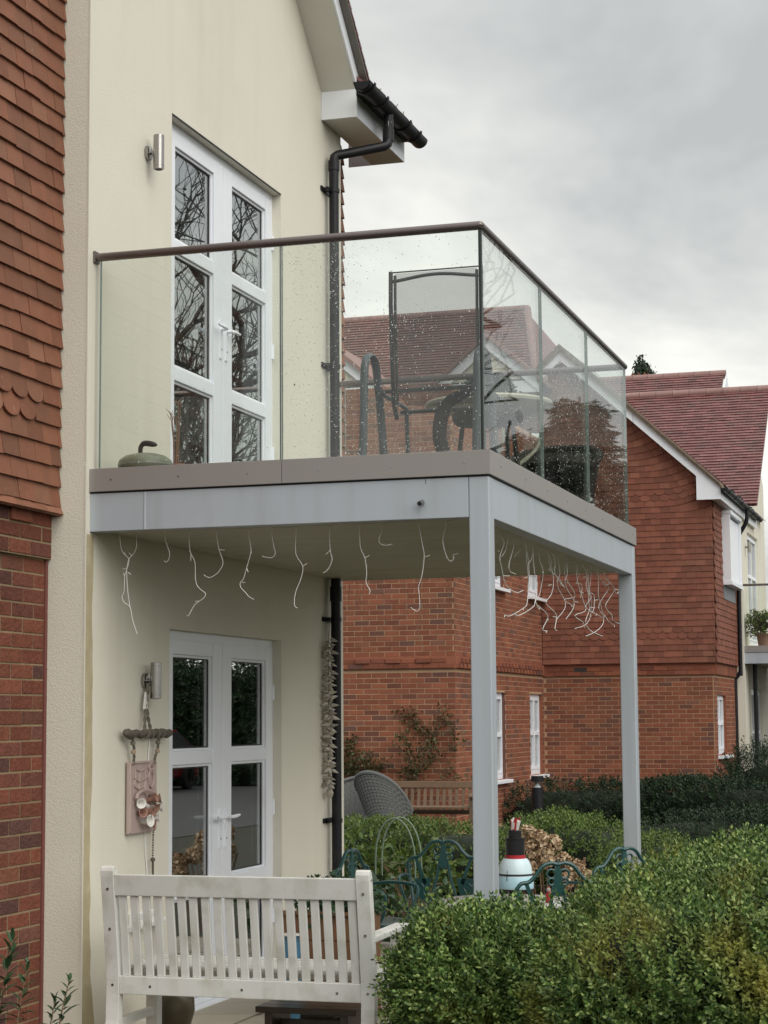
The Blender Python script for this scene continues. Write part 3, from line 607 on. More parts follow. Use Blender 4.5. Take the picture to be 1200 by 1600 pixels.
# ---- white french doors (local: y along the wall, z up, x out)
def french_door(z0, label):
    O = Vector((-.055, DY0, z0)); W_ = DY1 - DY0; H_ = 2.10
    def bx(m, y0, y1, za, zb, xa, xb): return m.box(O.x+xa, O.x+xb, O.y+y0, O.y+y1, O.z+za, O.z+zb)
    f = MB()
    bx(f, 0, .055, 0, H_, -.07, -.003); bx(f, W_-.055, W_, 0, H_, -.07, -.003); bx(f, .055, W_-.055, H_-.055, H_, -.07, -.003); bx(f, .055, W_-.055, 0, .03, -.07, .035)
    d = build('french_door', f, M['upvc'], near, bevel=.004, label=label)
    mid = W_/2
    rows = ((1.42, 1.965), (.68, 1.345), (.115, .60))
    for k, (a, b) in enumerate(((.052, mid-.004), (mid+.004, W_-.052))):
        ga, gb = (.155, .748) if k == 0 else (W_-.748, W_-.155)
        lf = MB()
        bx(lf, a, ga, .033, H_-.052, -.062, .010); bx(lf, gb, b, .033, H_-.052, -.062, .010)
        prev = .033
        for (za, zb) in sorted(rows): bx(lf, ga, gb, prev, za, -.062, .008); prev = zb
        bx(lf, ga, gb, prev, H_-.052, -.062, .008)
        leaf = build('door_leaf', lf, M['upvc'], d, bevel=.0045, seg=2)
        for (za, zb) in rows:
            # glazing bead frame and gasket, then the two sheets of the sealed unit
            g = MB(); w_ = .016
            bx(g, ga, ga+w_, za, zb, -.05, -.006); bx(g, gb-w_, gb, za, zb, -.05, -.006); bx(g, ga+w_, gb-w_, za, za+w_, -.05, -.006); bx(g, ga+w_, gb-w_, zb-w_, zb, -.05, -.006)
            build('glazing_bead', g, M['upvc'], d, bevel=.005)
            k_ = MB(); a2 = ga+w_; b2 = gb-w_; c2 = za+w_; d2 = zb-w_; q = .007
            bx(k_, a2, a2+q, c2, d2, -.05, -.016); bx(k_, b2-q, b2, c2, d2, -.05, -.016); bx(k_, a2+q, b2-q, c2, c2+q, -.05, -.016); bx(k_, a2+q, b2-q, d2-q, d2, -.05, -.016)
            build('gasket', k_, M['gasket'], d)
            p = MB(); tl = random.uniform(-.0012, .0012)
            for xa, xb in ((-.024, -.020), (-.044, -.040)):
                p.add([(O.x+xx+(tl if yy > ga+.1 else 0), O.y+yy, O.z+zz) for xx in (xa, xb) for yy, zz in ((ga+.004, za+.004), (gb-.004, za+.004), (gb-.004, zb-.004), (ga+.004, zb-.004))],
                      [(0,1,2,3), (7,6,5,4), (0,4,5,1), (1,5,6,2), (2,6,7,3), (3,7,4,0)])
            build('pane', p, M['pane'], d)
        # lever handle with back plate and lock
        yh = mid - .045 if k == 0 else mid + .045
        sgn = -1 if k == 0 else 1
        h = MB(); bx(h, yh-.014, yh+.014, .845, 1.075, .010, .019)
        h.tube([(O.x+.015, O.y+yh, O.z+1.025), (O.x+.055, O.y+yh, O.z+1.025), (O.x+.060, O.y+yh+.02*sgn, O.z+1.025), (O.x+.058, O.y+yh+.07*sgn, O.z+1.027), (O.x+.052, O.y+yh+.125*sgn, O.z+1.030)], [.011, .0105, .0105, .010, .008], 10)
        build('door_handle', h, M['upvc'], d, smooth=True)
        build('keyhole', MB().tube([(O.x+.019, O.y+yh, O.z+.90), (O.x+.0215, O.y+yh, O.z+.90)], .006, 8), M['chrome'], d)
    for zz in (.33, 1.0, 1.72):
        h = MB().tube([(O.x+.012, O.y+W_-.045, O.z+zz), (O.x+.012, O.y+W_-.045, O.z+zz+.095)], .0125, 10)
        bx(h, W_-.056, W_-.018, zz, zz+.095, -.002, .012)
        build('hinge', h, M['upvc'], d, smooth=True)
    build('threshold', MB().box(O.x-.07, .045, DY0+.004, DY1-.004, z0-.03, z0-.001), M['upvc'], d, bevel=.004)
french_door(0.0, 'lower white french door behind the bench')
french_door(2.92, 'upper white french door on the balcony')

# ---- dark brick and tile hanging on the left, recessed behind the bay face
XB = -0.215
bwall = build('brick_wall', MB().box(-.5, XB, -2.4, Y0-.001, -.1, 2.66), M['mortar'], near)
brick_field(bwall, (XB, 0, 0), (0, 1, 0), (1, 0, 0), -2.4, Y0-.030, -.075, 2.40, M['brick'], lambda u, z: (abs(u) > .95)*10 + abs(u)*.01 - z*.001, limit=190, start=Y0-.030-.215)
build('sealant_strip', MB().box(XB-.01, XB+.012, Y0-.026, Y0-.0015, -.1, 2.40), M['redseal'], bwall, bevel=.004)
# dentil course: two courses stepped out under the tiles
cb = build('corbel', MB().box(-.5, XB+.026, -2.4, Y0-.0015, 2.405, 2.66), M['mortar'], near)
cm_ = []
for r, zc in enumerate((2.445, 2.523, 2.60)):
    pu = Y0 - .008 - (.11 if r % 2 else 0)
    while pu > -2.0:
        L_ = .215 if not (r % 2 and pu == Y0 - .008 - .11) else .215
        cm_.append(np.array(frame((XB+.026, pu - L_/2, zc), Vector((0, 1, 0))*L_, Vector((0, 0, .066)), Vector((.005 + (.012 if r == 2 and len(cm_) % 2 else 0), 0, 0)))))
        pu -= .225
for zc in (2.523,): cm_.append(np.array(frame((XB+.026, Y0-.008-.045, zc), Vector((0, .09, 0)), Vector((0, 0, .066)), Vector((.005, 0, 0)))))
pieces('brick', bpy.data.meshes['brick'], cm_, cb)

XT = -0.185
twall = build('tile_backing', MB().box(-.5, XT, -2.4, Y0-.001, 2.662, 6.0), M['tile'], near)
tile_field(twall, (XT, 0, 2.665), (0, 1, 0), (0, 0, 1), (1, 0, 0), 33, .1015, lambda r: (-2.4, Y0-.004), M['tile'],
           lambda u, r: (abs(u) > 1.05)*100 + abs(u), t=.024, limit=205, clubs=(4, 5), clubrange=(-9, -.25), jit=1.3)
# flared eaves course at the foot of the tiling
ft = []
for i in range(7):
    yc = Y0 - .004 - .165*(i + .5)
    ft.append(np.array(frame((XT+.018, yc, 2.615), Vector((0, .163, 0)), Vector((-.03, 0, .098)), Vector((.022, 0, .008)))))
pieces('tile', bpy.data.meshes['tile'], ft, twall)

# tile-hung wall beyond the bay
tw2 = build('tile_backing', MB().box(-.5, XT, YF+.002, 4.52, 2.662, 5.97), M['tile'], near)
tile_field(tw2, (XT, 0, 2.665), (0, 1, 0), (0, 0, 1), (1, 0, 0), 31, .1015, lambda r: (YF+.12, 4.535), M['tile'], lambda u, r: -u, t=.026, limit=95, jit=1.5)
tr2 = MB().box(-4, XT-.02, 4.522, 4.53, 2.662, 6.0); build('gable_end_wall', tr2, M['tile'], near)
bw2 = build('brick_wall', MB().box(-.5, XB, YF+.002, 4.50, -.1, 2.66), M['mortar'], near)
brick_field(bw2, (XB, 0, 0), (0, 1, 0), (1, 0, 0), YF+.01, 4.50, -.075, 2.6, M['brick'], lambda u, z: -u, limit=0)

# ---- eaves box, cross-gable verge and main roof edge
ev = MB(); EX, EY0, EY1, EZ0, EZ1 = .262, 3.640, 4.80, 5.775, 5.975
ev.box(.001, EX-.012, EY0, EY1, EZ0+.004, EZ0+.014)                    # soffit
soff = build('eaves_soffit', ev, M['soffitw'], near)
fb = MB(); fb.box(.001, EX, EY0-.014, EY0, EZ0, EZ1); fb.box(EX-.011, EX, EY0, EY1, EZ0, EZ1+.02); fb.box(-.18, EX-.012, EY1-.012, EY1, EZ0, EZ1)
build('eaves_box', fb, M['upvc'], near, bevel=.002)
def ln(y): return 5.975 + SL*(EY0 - y)          # underside line of the verge
yt = 1.6
build('verge_soffit', MB().prism([(.001, EY0, ln(EY0)), (.001, yt, ln(yt)), (.001, yt, ln(yt)+.03), (.001, EY0, ln(EY0)+.03)], (EX-.016, 0, 0)), M['soffitw'], near)
build('barge_board', MB().prism([(EX-.014, EY0+.06, ln(EY0+.06)+.002), (EX-.014, yt, ln(yt)-.003), (EX-.014, yt, ln(yt)+.16), (EX-.014, EY0+.13, ln(EY0+.13)+.125)], (.016, 0, 0)), M['upvc'], near, bevel=.002)
build('undercloak', MB().prism([(.03, EY0+.14, ln(EY0+.14)+.127), (.03, yt, ln(yt)+.163), (.03, yt, ln(yt)+.18), (.03, EY0+.20, ln(EY0+.20)+.14)], (.29, 0, 0)), pm('grey_undercloak', (.20, .185, .165), .85, .2, 12), near)
vt = []; slope = Vector((0, -1, SL)).normalized(); nrm = Vector((0, SL, 1)).normalized()
for i in range(22):
    for j in range(3):
        c = Vector((.325 - .165*(j+.5), EY0+.20, ln(EY0+.20)+.150)) + slope*(i*.10)
        c += nrm*random.uniform(0, .004)
        vt.append(np.array(frame(c, Vector((-.163, 0, 0)), slope*.10, nrm*.014)))
rf = build('bay_roof', MB().prism([(.02, EY0+.20, ln(EY0+.20)+.142), (.02, yt, ln(yt)+.182), (-2.5, yt, ln(yt)+.182), (-2.5, EY0+.20, ln(EY0+.20)+.142)], nrm*.006), M['rooftile'], near)
pieces('roof_tile', mesh_from('roof_tile', TLV, TLF, M['rooftile']), vt, rf)
# main roof slope draining towards the gutter
ms = Vector((-1, 0, .85)).normalized(); mn = Vector((.85, 0, 1)).normalized()
mr_ = build('main_roof', MB().prism([(.33, 3.62, 5.985), (.33, 4.86, 5.985), (-3.2, 4.86, 5.985+3.53*.85), (-3.2, 3.62, 5.985+3.53*.85)], mn*.02), M['rooftile'], near)
mt = []
for i in range(16):
    for j in range(8):
        c = Vector((.335, 3.70 + .145*(j+.5), 5.995)) + ms*(i*.1) + mn*random.uniform(.012, .018)
        mt.append(np.array(frame(c, Vector((0, .158, 0)), ms*.1, mn*.013)))
pieces('roof_tile', bpy.data.meshes['roof_tile'], mt, mr_)

# gutter: half-round channel along the eaves
def gutter(name, x, y0, y1, zt, rad, mat, parent, brackets=()):
    g = MB(); k = 12; ring = []
    for rr in (rad, rad-.004):
        ring.append([(x + rr*math.cos(math.pi + math.pi*i/k), zt + rr*math.sin(math.pi + math.pi*i/k)) for i in range(k+1)])
    prof = ring[0] + ring[1][::-1]; n = len(prof)
    vs = [(px, y0, pz) for px, pz in prof] + [(px, y1, pz) for px, pz in prof]
    g.add(vs, [(i, (i+1) % n, n+(i+1) % n, n+i) for i in range(n)] + [tuple(range(n)), tuple(range(2*n-1, n-1, -1))])
    for yy in (y0, y1-.006):                                         # stop ends
        g.add([(px, yy, pz) for px, pz in ring[0]] + [(px, yy+.006, pz) for px, pz in ring[0]], [tuple(range(k+1)), tuple(range(2*k+1, k, -1))] + [(i, i+1, k+2+i, k+1+i) for i in range(k)])
    go = build(name, g, mat, parent, smooth=True)
    for yb in brackets:
        b = MB(); r2 = rad + .005; pf = [(x + r2*math.cos(math.pi*.93 + math.pi*1.1*i/k), zt + r2*math.sin(math.pi*.93 + math.pi*1.1*i/k)) for i in range(k+1)]
        pf2 = [(x + (r2+.007)*math.cos(math.pi*.93 + math.pi*1.1*i/k), zt + (r2+.007)*math.sin(math.pi*.93 + math.pi*1.1*i/k)) for i in range(k+1)]
        pp = pf + pf2[::-1]; n = len(pp)
        b.add([(a, yb, c) for a, c in pp] + [(a, yb+.03, c) for a, c in pp], [(i, (i+1) % n, n+(i+1) % n, n+i) for i in range(n)] + [tuple(range(n)), tuple(range(2*n-1, n-1, -1))])
        build('gutter_bracket', b, mat, go, smooth=True)
    return go
gut = gutter('gutter', .372, 3.40, 4.84, 5.945, .062, M['pvcblack'], near, (3.47, 3.78, 4.35, 4.62))
build('gutter_debris', (lambda m: [m.tube([(.372+random.uniform(-.03, .04), y, 5.94), (.38+random.uniform(-.05, .07), y+random.uniform(-.06, .06), 5.97+random.uniform(0, .03))], .003, 4) for y in np.linspace(3.7, 4.6, 26)] and m)(MB()), M['twig'], gut, kind='stuff')
build('eaves_tray', MB().box(.262, .33, 3.62, 4.80, 5.93, 5.985), M['pvcblack'], near)

# downpipe with swan neck
dp = MB()
dp.tube([(.372, 4.02, 5.90), (.372, 4.02, 5.70)], .037, 14)
dp.tube([(.372, 4.02, 5.715), (.370, 4.00, 5.675), (.352, 3.985, 5.655), (.08, 3.735, 5.545), (.066, 3.72, 5.53), (.062, 3.715, 5.49), (.062, 3.715, 5.40)], .034, 14)
dp.tube([(.062, 3.715, 5.44), (.062, 3.715, -.02)], .034, 14)
for a, b in ((5.80, 5.72), (5.50, 5.42)):
    pass
dp.tube([(.372, 4.02, 5.79), (.372, 4.02, 5.70)], .041, 14); dp.tube([(.062, 3.715, 5.50), (.062, 3.715, 5.43)], .040, 14)
dp.tube([(.062, 3.715, 2.50), (.062, 3.715, 2.40)], .041, 14)
dpo = build('downpipe', dp, M['pvcblack'], near, smooth=True)
for z in (5.27, 4.02, 2.26, .9):
    c = MB(); c.lathe([(.036, 0), (.040, 0), (.040, .028), (.036, .028)], 14, Matrix.Translation((.062, 3.715, z)))
    c.box(.001, .035, 3.64, 3.70, z+.004, z+.024); c.box(.0008, .012, 3.60, 3.80, z-.002, z+.03)
    c.box(.03, .05, 3.625, 3.66, z+.002, z+.026)
    build('pipe_clip', c, M['pvcblack'], dpo)
build('leaf_guard', MB().lathe([(.036, 0), (.037, .06), (.020, .10), (.004, .16)], 10, Matrix.Translation((.372, 4.02, 5.78))), M['steel'], gut, smooth=True)
build('screw_cap', MB().tube([(.001, 3.05, 3.80), (.006, 3.05, 3.80)], .006, 8), M['gasket'], bay)

# ================================================================ the balcony
bal = thing('balcony', 'grey steel balcony on two posts with glass sides and bronze rail', 'balcony', (1.04, 2.0, 0))
W, D = 2.076, 4.056
deck = build('deck', MB().box(.002, W-.03, .03, D-.03, 2.745, 2.80), M['taupe'], bal)
build('fascia', MB().box(0.0, W+.010, -.012, .028, 2.7445, 2.8622), M['taupe'], bal, bevel=.002, label='front taupe fascia strip')
build('fascia', MB().box(W-.03, W+.010, .0285, D+.010, 2.7445, 2.8622), M['taupe'], bal, bevel=.002, label='side taupe fascia strip')
build('fascia', MB().box(0.004, W-.031, D-.03, D+.010, 2.7445, 2.8622), M['taupe'], bal, bevel=.002)
build('shadow_gap', MB().box(.01, W-.006, .006, D-.006, 2.7365, 2.7443), M['gasket'], bal)
build('beam', MB().box(0.0, .299, 0, .085, 2.5436, 2.736), M['steelgrey'], bal, bevel=.003, label='short beam piece against the wall')
build('beam', MB().box(.304, 1.9745, 0, .085, 2.5436, 2.736), M['steelgrey'], bal, bevel=.003, label='long front beam')
build('joint_bead', MB().tube([(.3015, .002, 2.545), (.3015, .002, 2.735)], .006, 8), M['steelgrey'], bal, smooth=True)
build('beam', MB().box(1.992, W-.004, .104, 3.952, 2.5436, 2.736), M['steelgrey'], bal, bevel=.003, label='side beam')
build('beam', MB().box(.01, 1.97, 3.97, 4.05, 2.575, 2.736), M['steelgrey'], bal, bevel=.003)
for y in (0.0, 3.955):
    p = build('post', MB().box(W-.1, W, y, y+.1, 0, 2.7365), M['steelgrey'], bal, bevel=.008, seg=3)
    build('base_plate', MB().box(W-.14, W+.04, y-.04, y+.14, -.012, 0.006), M['steelgrey'], p, bevel=.002)
sb = []
for i in range(14):
    y0 = .087 + i*(3.88/14); 
    build('soffit_board', MB().box(.003, 1.99, y0+.0015, y0+3.88/14-.0015, 2.556+random.uniform(0, .002), 2.574), M['soffit'], bal, bevel=.001, seg=1)
sp_ = MB().tube([(1.747, .002, 2.625), (1.747, -.022, 2.622), (1.747, -.052, 2.612)], .0115, 12)
build('drain_spout', sp_, M['steel'], bal, smooth=True)
build('spout_mouth', MB().tube([(1.747, -.0515, 2.6122), (1.747, -.0535, 2.6115)], .0085, 10), M['gasket'], bal)
build('drip_mark', MB().box(1.763, 1.7655, -.0008, .0, 2.712, 2.734), M['gasket'], bal)
for x in np.linspace(.12, 1.96, 6): build('fixing_screw', MB().tube([(x, -.0122, 2.803), (x, -.0140, 2.803)], .0042, 8), M['steel'], bal)
for y in np.linspace(.2, 3.9, 8): build('fixing_screw', MB().tube([(W+.0102, y, 2.803), (W+.0118, y, 2.803)], .0042, 8), M['steel'], bal)
build('seam', MB().box(1.0345, 1.0365, -.0126, -.0119, 2.746, 2.861), M['gasket'], bal)
def railing(tag_, boxes, axis):
    for (a, b) in boxes:
        g = MB()
        if axis == 'x0': bb = (a, b, .030, .0465, 2.815, 3.948)
        elif axis == 'x1': bb = (a, b, D-.047, D-.0305, 2.815, 3.948)
        else: bb = (W-.0465, W-.030, a, b, 2.815, 3.948)
        g.box(*bb)
        # two thin arrises carry the green edge colour of the glass
        p = build('glass_panel', g, M['glass'], bal, label=tag_)
        e_ = MB(); t = .0022
        if axis[0] == 'x':
            e_.box(bb[0]-t, bb[0]-.0002, bb[2], bb[3], bb[4], bb[5]); e_.box(bb[1]+.0002, bb[1]+t, bb[2], bb[3], bb[4], bb[5])
        else:
            e_.box(bb[0], bb[1], bb[2]-t, bb[2]-.0002, bb[4], bb[5]); e_.box(bb[0], bb[1], bb[3]+.0002, bb[3]+t, bb[4], bb[5])
        build('glass_edge', e_, M['glassedge'], p)
        yield p, bb
fp = list(railing('front glass panel', [(.034, 1.010), (1.022, 2.030)], 'x0'))
sp2 = list(railing('side glass panel', [(.050, 1.358), (1.369, 2.652), (2.664, 4.000)], 'y'))
bp2 = list(railing('rear glass panel', [(.040, 1.010), (1.022, 2.030)], 'x1'))
hr = MB(); zr = 3.9634; i_ = .0383
def rail_seg(p, q): hr.tube([p, q], .0215, 14)
rail_seg((.006, i_, zr), (W-i_, i_, zr)); rail_seg((W-i_, i_, zr), (W-i_, D-i_, zr)); rail_seg((W-i_, D-i_, zr), (.006, D-i_, zr))
for c in ((W-i_, i_), (W-i_, D-i_)):
    hr.lathe([(.0001, -.0215), (.0152, -.0152), (.0215, 0), (.0152, .0152), (.0001, .0215)], 14, Matrix.Translation((c[0], c[1], zr)))
build('handrail', hr, M['bronze'], bal, smooth=True)
build('wall_bracket', MB().box(.001, .012, i_-.03, i_+.03, zr-.03, zr+.03), M['bronze'], bal, bevel=.003)

build('corner_strip', MB().box(2.0335, 2.0415, .030, .0475, 2.815, 3.945), M['gasket'], bal)
# rain drops clinging to the glass
def ico():
    bm = bmesh.new(); bmesh.ops.create_icosphere(bm, subdivisions=1, radius=1); v = [tuple(x.co) for x in bm.verts]; f = [[q.index for q in p.verts] for p in bm.faces]; bm.free(); return v, f
IV, IF = ico()
def drops(panel, bb, axis, n, dens):
    ms_ = []
    while len(ms_) < n:
        a = random.random(); b = random.random()
        if random.random() > dens(a, b): continue
        s = .0009 + .0022*random.random()**2.2
        if axis == 'x0': c = (bb[0] + (bb[1]-bb[0])*a, bb[2]-.0002, bb[4] + (bb[5]-bb[4])*b); u_, n_ = Vector((1, 0, 0)), Vector((0, -1, 0))
        else: c = (bb[1]+.0002, bb[2] + (bb[3]-bb[2])*a, bb[4] + (bb[5]-bb[4])*b); u_, n_ = Vector((0, 1, 0)), Vector((1, 0, 0))
        ms_.append(np.array(frame(c, u_*s*random.uniform(.7, 1.3), Vector((0, 0, 1))*s*random.uniform(.8, 1.8), n_*s*.55)))
    scatter('rain_drops', IV, IF, ms_, M['drop'], panel, True, kind='stuff')
def cl(a, b, pts, s): return sum(math.exp(-(((a-x)**2)/(sx*sx) + ((b-y)**2)/(sy*sy)))*k for x, y, sx, sy, k in pts)
drops(*fp[0], 'x0', 330, lambda a, b: .12 + .8*cl(a, b, [(1.0, .8, .15, .3, 1), (.9, .1, .4, .1, .5)], 1))
drops(*fp[1], 'x0', 2600, lambda a, b: min(1, .10 + cl(a, b, [(.22, .88, .14, .16, 1), (.1, .95, .25, .08, .6), (.5, .02, .5, .05, 1), (.35, .3, .3, .25, .25), (.62, .62, .12, .10, .7), (.12, .5, .1, .4, .35)], 1)))
drops(*sp2[0], 'y', 900, lambda a, b: min(1, .15 + cl(a, b, [(.4, .75, .35, .12, .5), (.3, .3, .3, .2, .4), (.5, .02, .5, .06, .8)], 1)))
drops(*sp2[1], 'y', 900, lambda a, b: min(1, .18 + cl(a, b, [(.5, .6, .4, .1, .5), (.5, .4, .4, .25, .5), (.5, .02, .5, .06, .8)], 1)))
drops(*sp2[2], 'y', 800, lambda a, b: min(1, .15 + cl(a, b, [(.5, .4, .4, .3, .5)], 1)))
# limescale line along the foot of the front glass
build('decking', MB().box(.004, W-.06, .06, D-.06, 2.8005, 2.832), M['wetwood'], bal)

# ================================================================ wall lamps
def wall_lamp(z, label):
    L_ = thing('wall_lamp', label, 'wall light', (0, .672, z), 'steel lamps on the rendered wall')
    T = lambda x, y, zz: Matrix.Translation((x, .672 + y, z + zz))
    Ry = Matrix.Rotation(math.pi/2, 4, 'Y')
    build('wall_plate', MB().lathe([(.0005, 0), (.041, 0), (.041, .018), (.036, .021), (.0005, .021)], 24, T(.0005, 0, 0) @ Ry), M['steel'], L_, smooth=True)
    build('arm', MB().tube([(.02, .672, z), (.042, .672, z)], .011, 12), M['steel'], L_, smooth=True)
    b = MB().lathe([(.0005, -.097), (.024, -.097), (.0295, -.095), (.0295, -.078), (.0287, -.0775), (.0287, -.0765), (.0295, -.076), (.0295, .076), (.0287, .0765), (.0287, .0775), (.0295, .078), (.0295, .095), (.024, .097), (.0005, .097)], 28, T(.070, 0, 0))
    build('lamp_body', b, M['steel'], L_, smooth=True)
    build('lens', MB().lathe([(.0005, -.0985), (.021, -.0985), (.021, -.0971), (.0005, -.0971)], 18, T(.070, 0, 0)), M['gasket'], L_)
    return L_
wall_lamp(4.695, 'brushed steel up and down lamp beside the upper door')
wall_lamp(1.806, 'brushed steel up and down lamp beside the lower door with rope hung on it')

# ================================================================ icicle lights under the soffit
def smooth_path(p, n=3):
    P = [Vector(q) for q in p]; out = []
    for i in range(len(P)-1):
        a, b, c, d = P[max(i-1, 0)], P[i], P[i+1], P[min(i+2, len(P)-1)]
        for k in range(n):
            t = k/n; out.append(.5*((2*b) + (c-a)*t + (2*a-5*b+4*c-d)*t*t + (3*b-a-3*c+d)*t**3))
    return out + [P[-1]]
def icicles(label, strands, twigs, start, end, rad, lead):
    t = thing('icicle_lights', label, 'string lights', start, 'icicle lights under the balcony')
    build('lead_cable', MB().tube(smooth_path(lead, 4), rad, 5), M['wire'], t)
    for s in strands:
        p = smooth_path(s, 3); top = Vector(p[0]); p = [Vector((top.x, top.y, 2.548))] + p
        m = MB().tube(p, rad, 5)
        st = build('strand', m, M['wire'], t)
    tw = MB()
    for s in twigs: tw.tube(s, rad*1.25, 5)
    build('bulb', tw, M['bulb'], t, kind='stuff')
    return t
icicles('white icicle lights with tangled strands hung along the front beam', FRONT_ST, FRONT_TW, (1, .14, 2.55), 0, .0018, [(.10+.1*i, .14, 2.548 - .004*(i % 2)) for i in range(19)])
_x = random.Random(4); _ex = []
for s_ in SIDE_ST[4:]:
    dy_ = _x.uniform(-.22, .22); k_ = _x.uniform(.6, 1.05); _ex.append([(a + _x.uniform(-.012, .012) - .035, b + dy_, 2.548 - (2.548 - c)*k_) for a, b, c in s_])
icicles('white icicle lights in a dense tangle along the side beam', SIDE_ST + _ex, SIDE_TW + [[(a, b, c), (a, b+_x.uniform(-.03, .03), c-.012)] for s_ in _ex for a, b, c in s_[2::2]], (1.93, 2, 2.55), 0, .0021, [(1.93, .25+.2*i, 2.548 - .004*(i % 2)) for i in range(19)])
icicles('thin white icicle lights along the rear edge of the soffit', BACK_ST, BACK_TW, (1, 3.93, 2.55), 0, .0014, [(.10+.1*i, 3.93, 2.548 - .004*(i % 2)) for i in range(19)])

# ================================================================ hanging clay plaque on a driftwood stick
wh = thing('wall_hanging', 'pinkish clay plaque with clay trumpets hung on rope from a driftwood stick', 'wall ornament', (.04, .6, 1.2))
rod = MB(); pts = [(.045, .335 + .02*i, 1.526 + .006*math.sin(i*1.1)) for i in range(31)]
rod.tube(pts, [(.006 if i in (0, 30) else .0195 + .0015*math.sin(i*1.3+1) + (.006 if i in (2, 3, 4) else .004 if i in (26, 27) else 0)) for i in range(31)], 9)
build('driftwood_stick', rod, M['drift'], wh, smooth=True)
def twist(pts, r, mat, nm, parent):
    m = MB(); P = smooth_path(pts, 8)
    for ph in (0, math.pi):
        q = []
        for i, p in enumerate(P): q.append(p + Vector((math.cos(i*.9+ph)*r*.7, math.sin(i*.9+ph)*r*.7, 0)))
        m.tube(q, r*.75, 6)
    return build(nm, m, mat, parent, smooth=True)
twist([(.032, .655, 1.79), (.03, .63, 1.70), (.035, .615, 1.62), (.045, .585, 1.545)], .007, M['rope'], 'rope', wh)
twist([(.034, .66, 1.79), (.03, .645, 1.70), (.035, .65, 1.62), (.045, .665, 1.545)], .007, M['rope'], 'rope', wh)
for y in (.60, .66, .735, .80):
    build('rope_loop', MB().lathe([(.023, -.004), (.027, -.004), (.027, .004), (.023, .004)], 12, Matrix.Translation((.045, y, 1.526)) @ Matrix.Rotation(math.pi/2, 4, 'X')), M['rope'], wh)
for ya, yb in ((.435, .475), (.775, .745)):
    twist([(.045, ya, 1.51), (.04, (ya+yb)/2+.01, 1.45), (.036, yb, 1.40), (.03, yb, 1.365)], .006, M['rope'], 'rope', wh)
    build('bead', MB().lathe([(.0005, -.013), (.010, -.010), (.0135, 0), (.010, .010), (.0005, .013)], 12, Matrix.Translation((.04, (ya+yb)/2+.005, 1.432))), M['palebead'], wh, smooth=True)
    build('knot', MB().lathe([(.0005, -.015), (.012, -.008), (.014, 0), (.011, .009), (.0005, .014)], 10, Matrix.Translation((.042, ya+(yb-ya)*.3, 1.478))), M['rope'], wh, smooth=True)
pl = MB().box(.010, .030, .435, .770, 1.008, 1.383)
plq = build('clay_plaque', pl, M['plaque'], wh, bevel=.006)
edge = MB()
for a, b in (((.030, .443, 1.016), (.030, .443, 1.375)), ((.030, .762, 1.016), (.030, .762, 1.375)), ((.030, .443, 1.375), (.030, .762, 1.375))):
    edge.tube([a, b], .007, 6)
build('rim', edge, M['plaque'], plq, smooth=True)
rel = MB()
for pp in ([(.50, 1.345), (.56, 1.33), (.63, 1.345), (.69, 1.36), (.735, 1.34)], [(.48, 1.30), (.55, 1.275), (.62, 1.29), (.66, 1.30)], [(.49, 1.255), (.545, 1.235), (.60, 1.25)],
           [(.56, 1.33), (.555, 1.28), (.545, 1.24)], [(.63, 1.345), (.63, 1.29), (.62, 1.25), (.61, 1.22)], [(.50, 1.345), (.505, 1.30), (.49, 1.26)]):
    rel.tube([(.031, y, z) for y, z in pp], .006, 6)
def ring(y, z, a, b, r=.007, k=20): rel.tube([(.034, y + a*math.cos(2*math.pi*i/k), z + b*math.sin(2*math.pi*i/k)) for i in range(k+1)], r, 6)
ring(.70, 1.29, .032, .048); ring(.70, 1.345, .028, .022); ring(.64, 1.235, .012, .035)
for i in range(14):
    a = i*.45; rel.tube([(.032, .60 + .11*math.cos(a*.5), 1.18 + .035*math.sin(a*.5)), (.05, .60 + .12*math.cos(a*.5), 1.19 + .045*math.sin(a*.5))], .010, 6)
build('relief', rel, M['plaque'], plq, smooth=True)
def trumpet(y, z, dy, dz, s, mat):
    s *= .82
    d = Vector((1, dy, dz)).normalized(); q = d.to_track_quat('Z', 'Y').to_matrix().to_4x4()
    prof = [(.011*s, 0), (.014*s, .02*s), (.017*s, .035*s), (.026*s, .048*s), (.027*s, .050*s), (.020*s, .047*s), (.012*s, .03*s), (.0005, .012*s)]
    build('clay_trumpet', MB().lathe(prof, 16, Matrix.Translation((.030, y, z)) @ q), mat, plq, smooth=True)
for y, z, dy, dz, s, k in ((.535, 1.172, -.9, -.15, 1.25, 'w'), (.60, 1.12, .1, -.1, 1.5, 't'), (.585, 1.068, -.25, .1, 1.5, 'w'), (.66, 1.175, .1, .3, 1.3, 't'), (.715, 1.175, .5, .2, 1.2, 't'),
                           (.64, 1.15, -.4, -.5, 1.1, 'w'), (.69, 1.145, .1, -.3, 1.2, 't'), (.735, 1.14, .6, -.1, 1.2, 'w'), (.73, 1.165, .8, .4, .9, 'w'), (.65, 1.06, .3, -.2, 1.2, 't'), (.715, 1.075, .4, .1, 1.0, 'w'), (.55, 1.11, -.7, .2, 1.2, 't')):
    trumpet(y, z, dy, dz, s, M['whiteclay'] if k == 'w' else M['terracotta'])
ch = MB()
for i in range(16):
    z = 1.03 - i*.0135
    rr = .0055 if i % 2 else .0045
    ch.lathe([(.0005, -.006), (rr, -.003), (rr, .003), (.0005, .006)], 7, Matrix.Translation((.028, .745 - .0006*i, z)))
ch.lathe([(.0005, -.012), (.012, -.008), (.013, 0), (.012, .008), (.0005, .012)], 9, Matrix.Translation((.03, .735, .86)))
ch.tube([(.03, .735, .85), (.03, .737, .80), (.03, .735, .74)], .006, 6)
build('bead_chain', ch, M['drift'], wh)
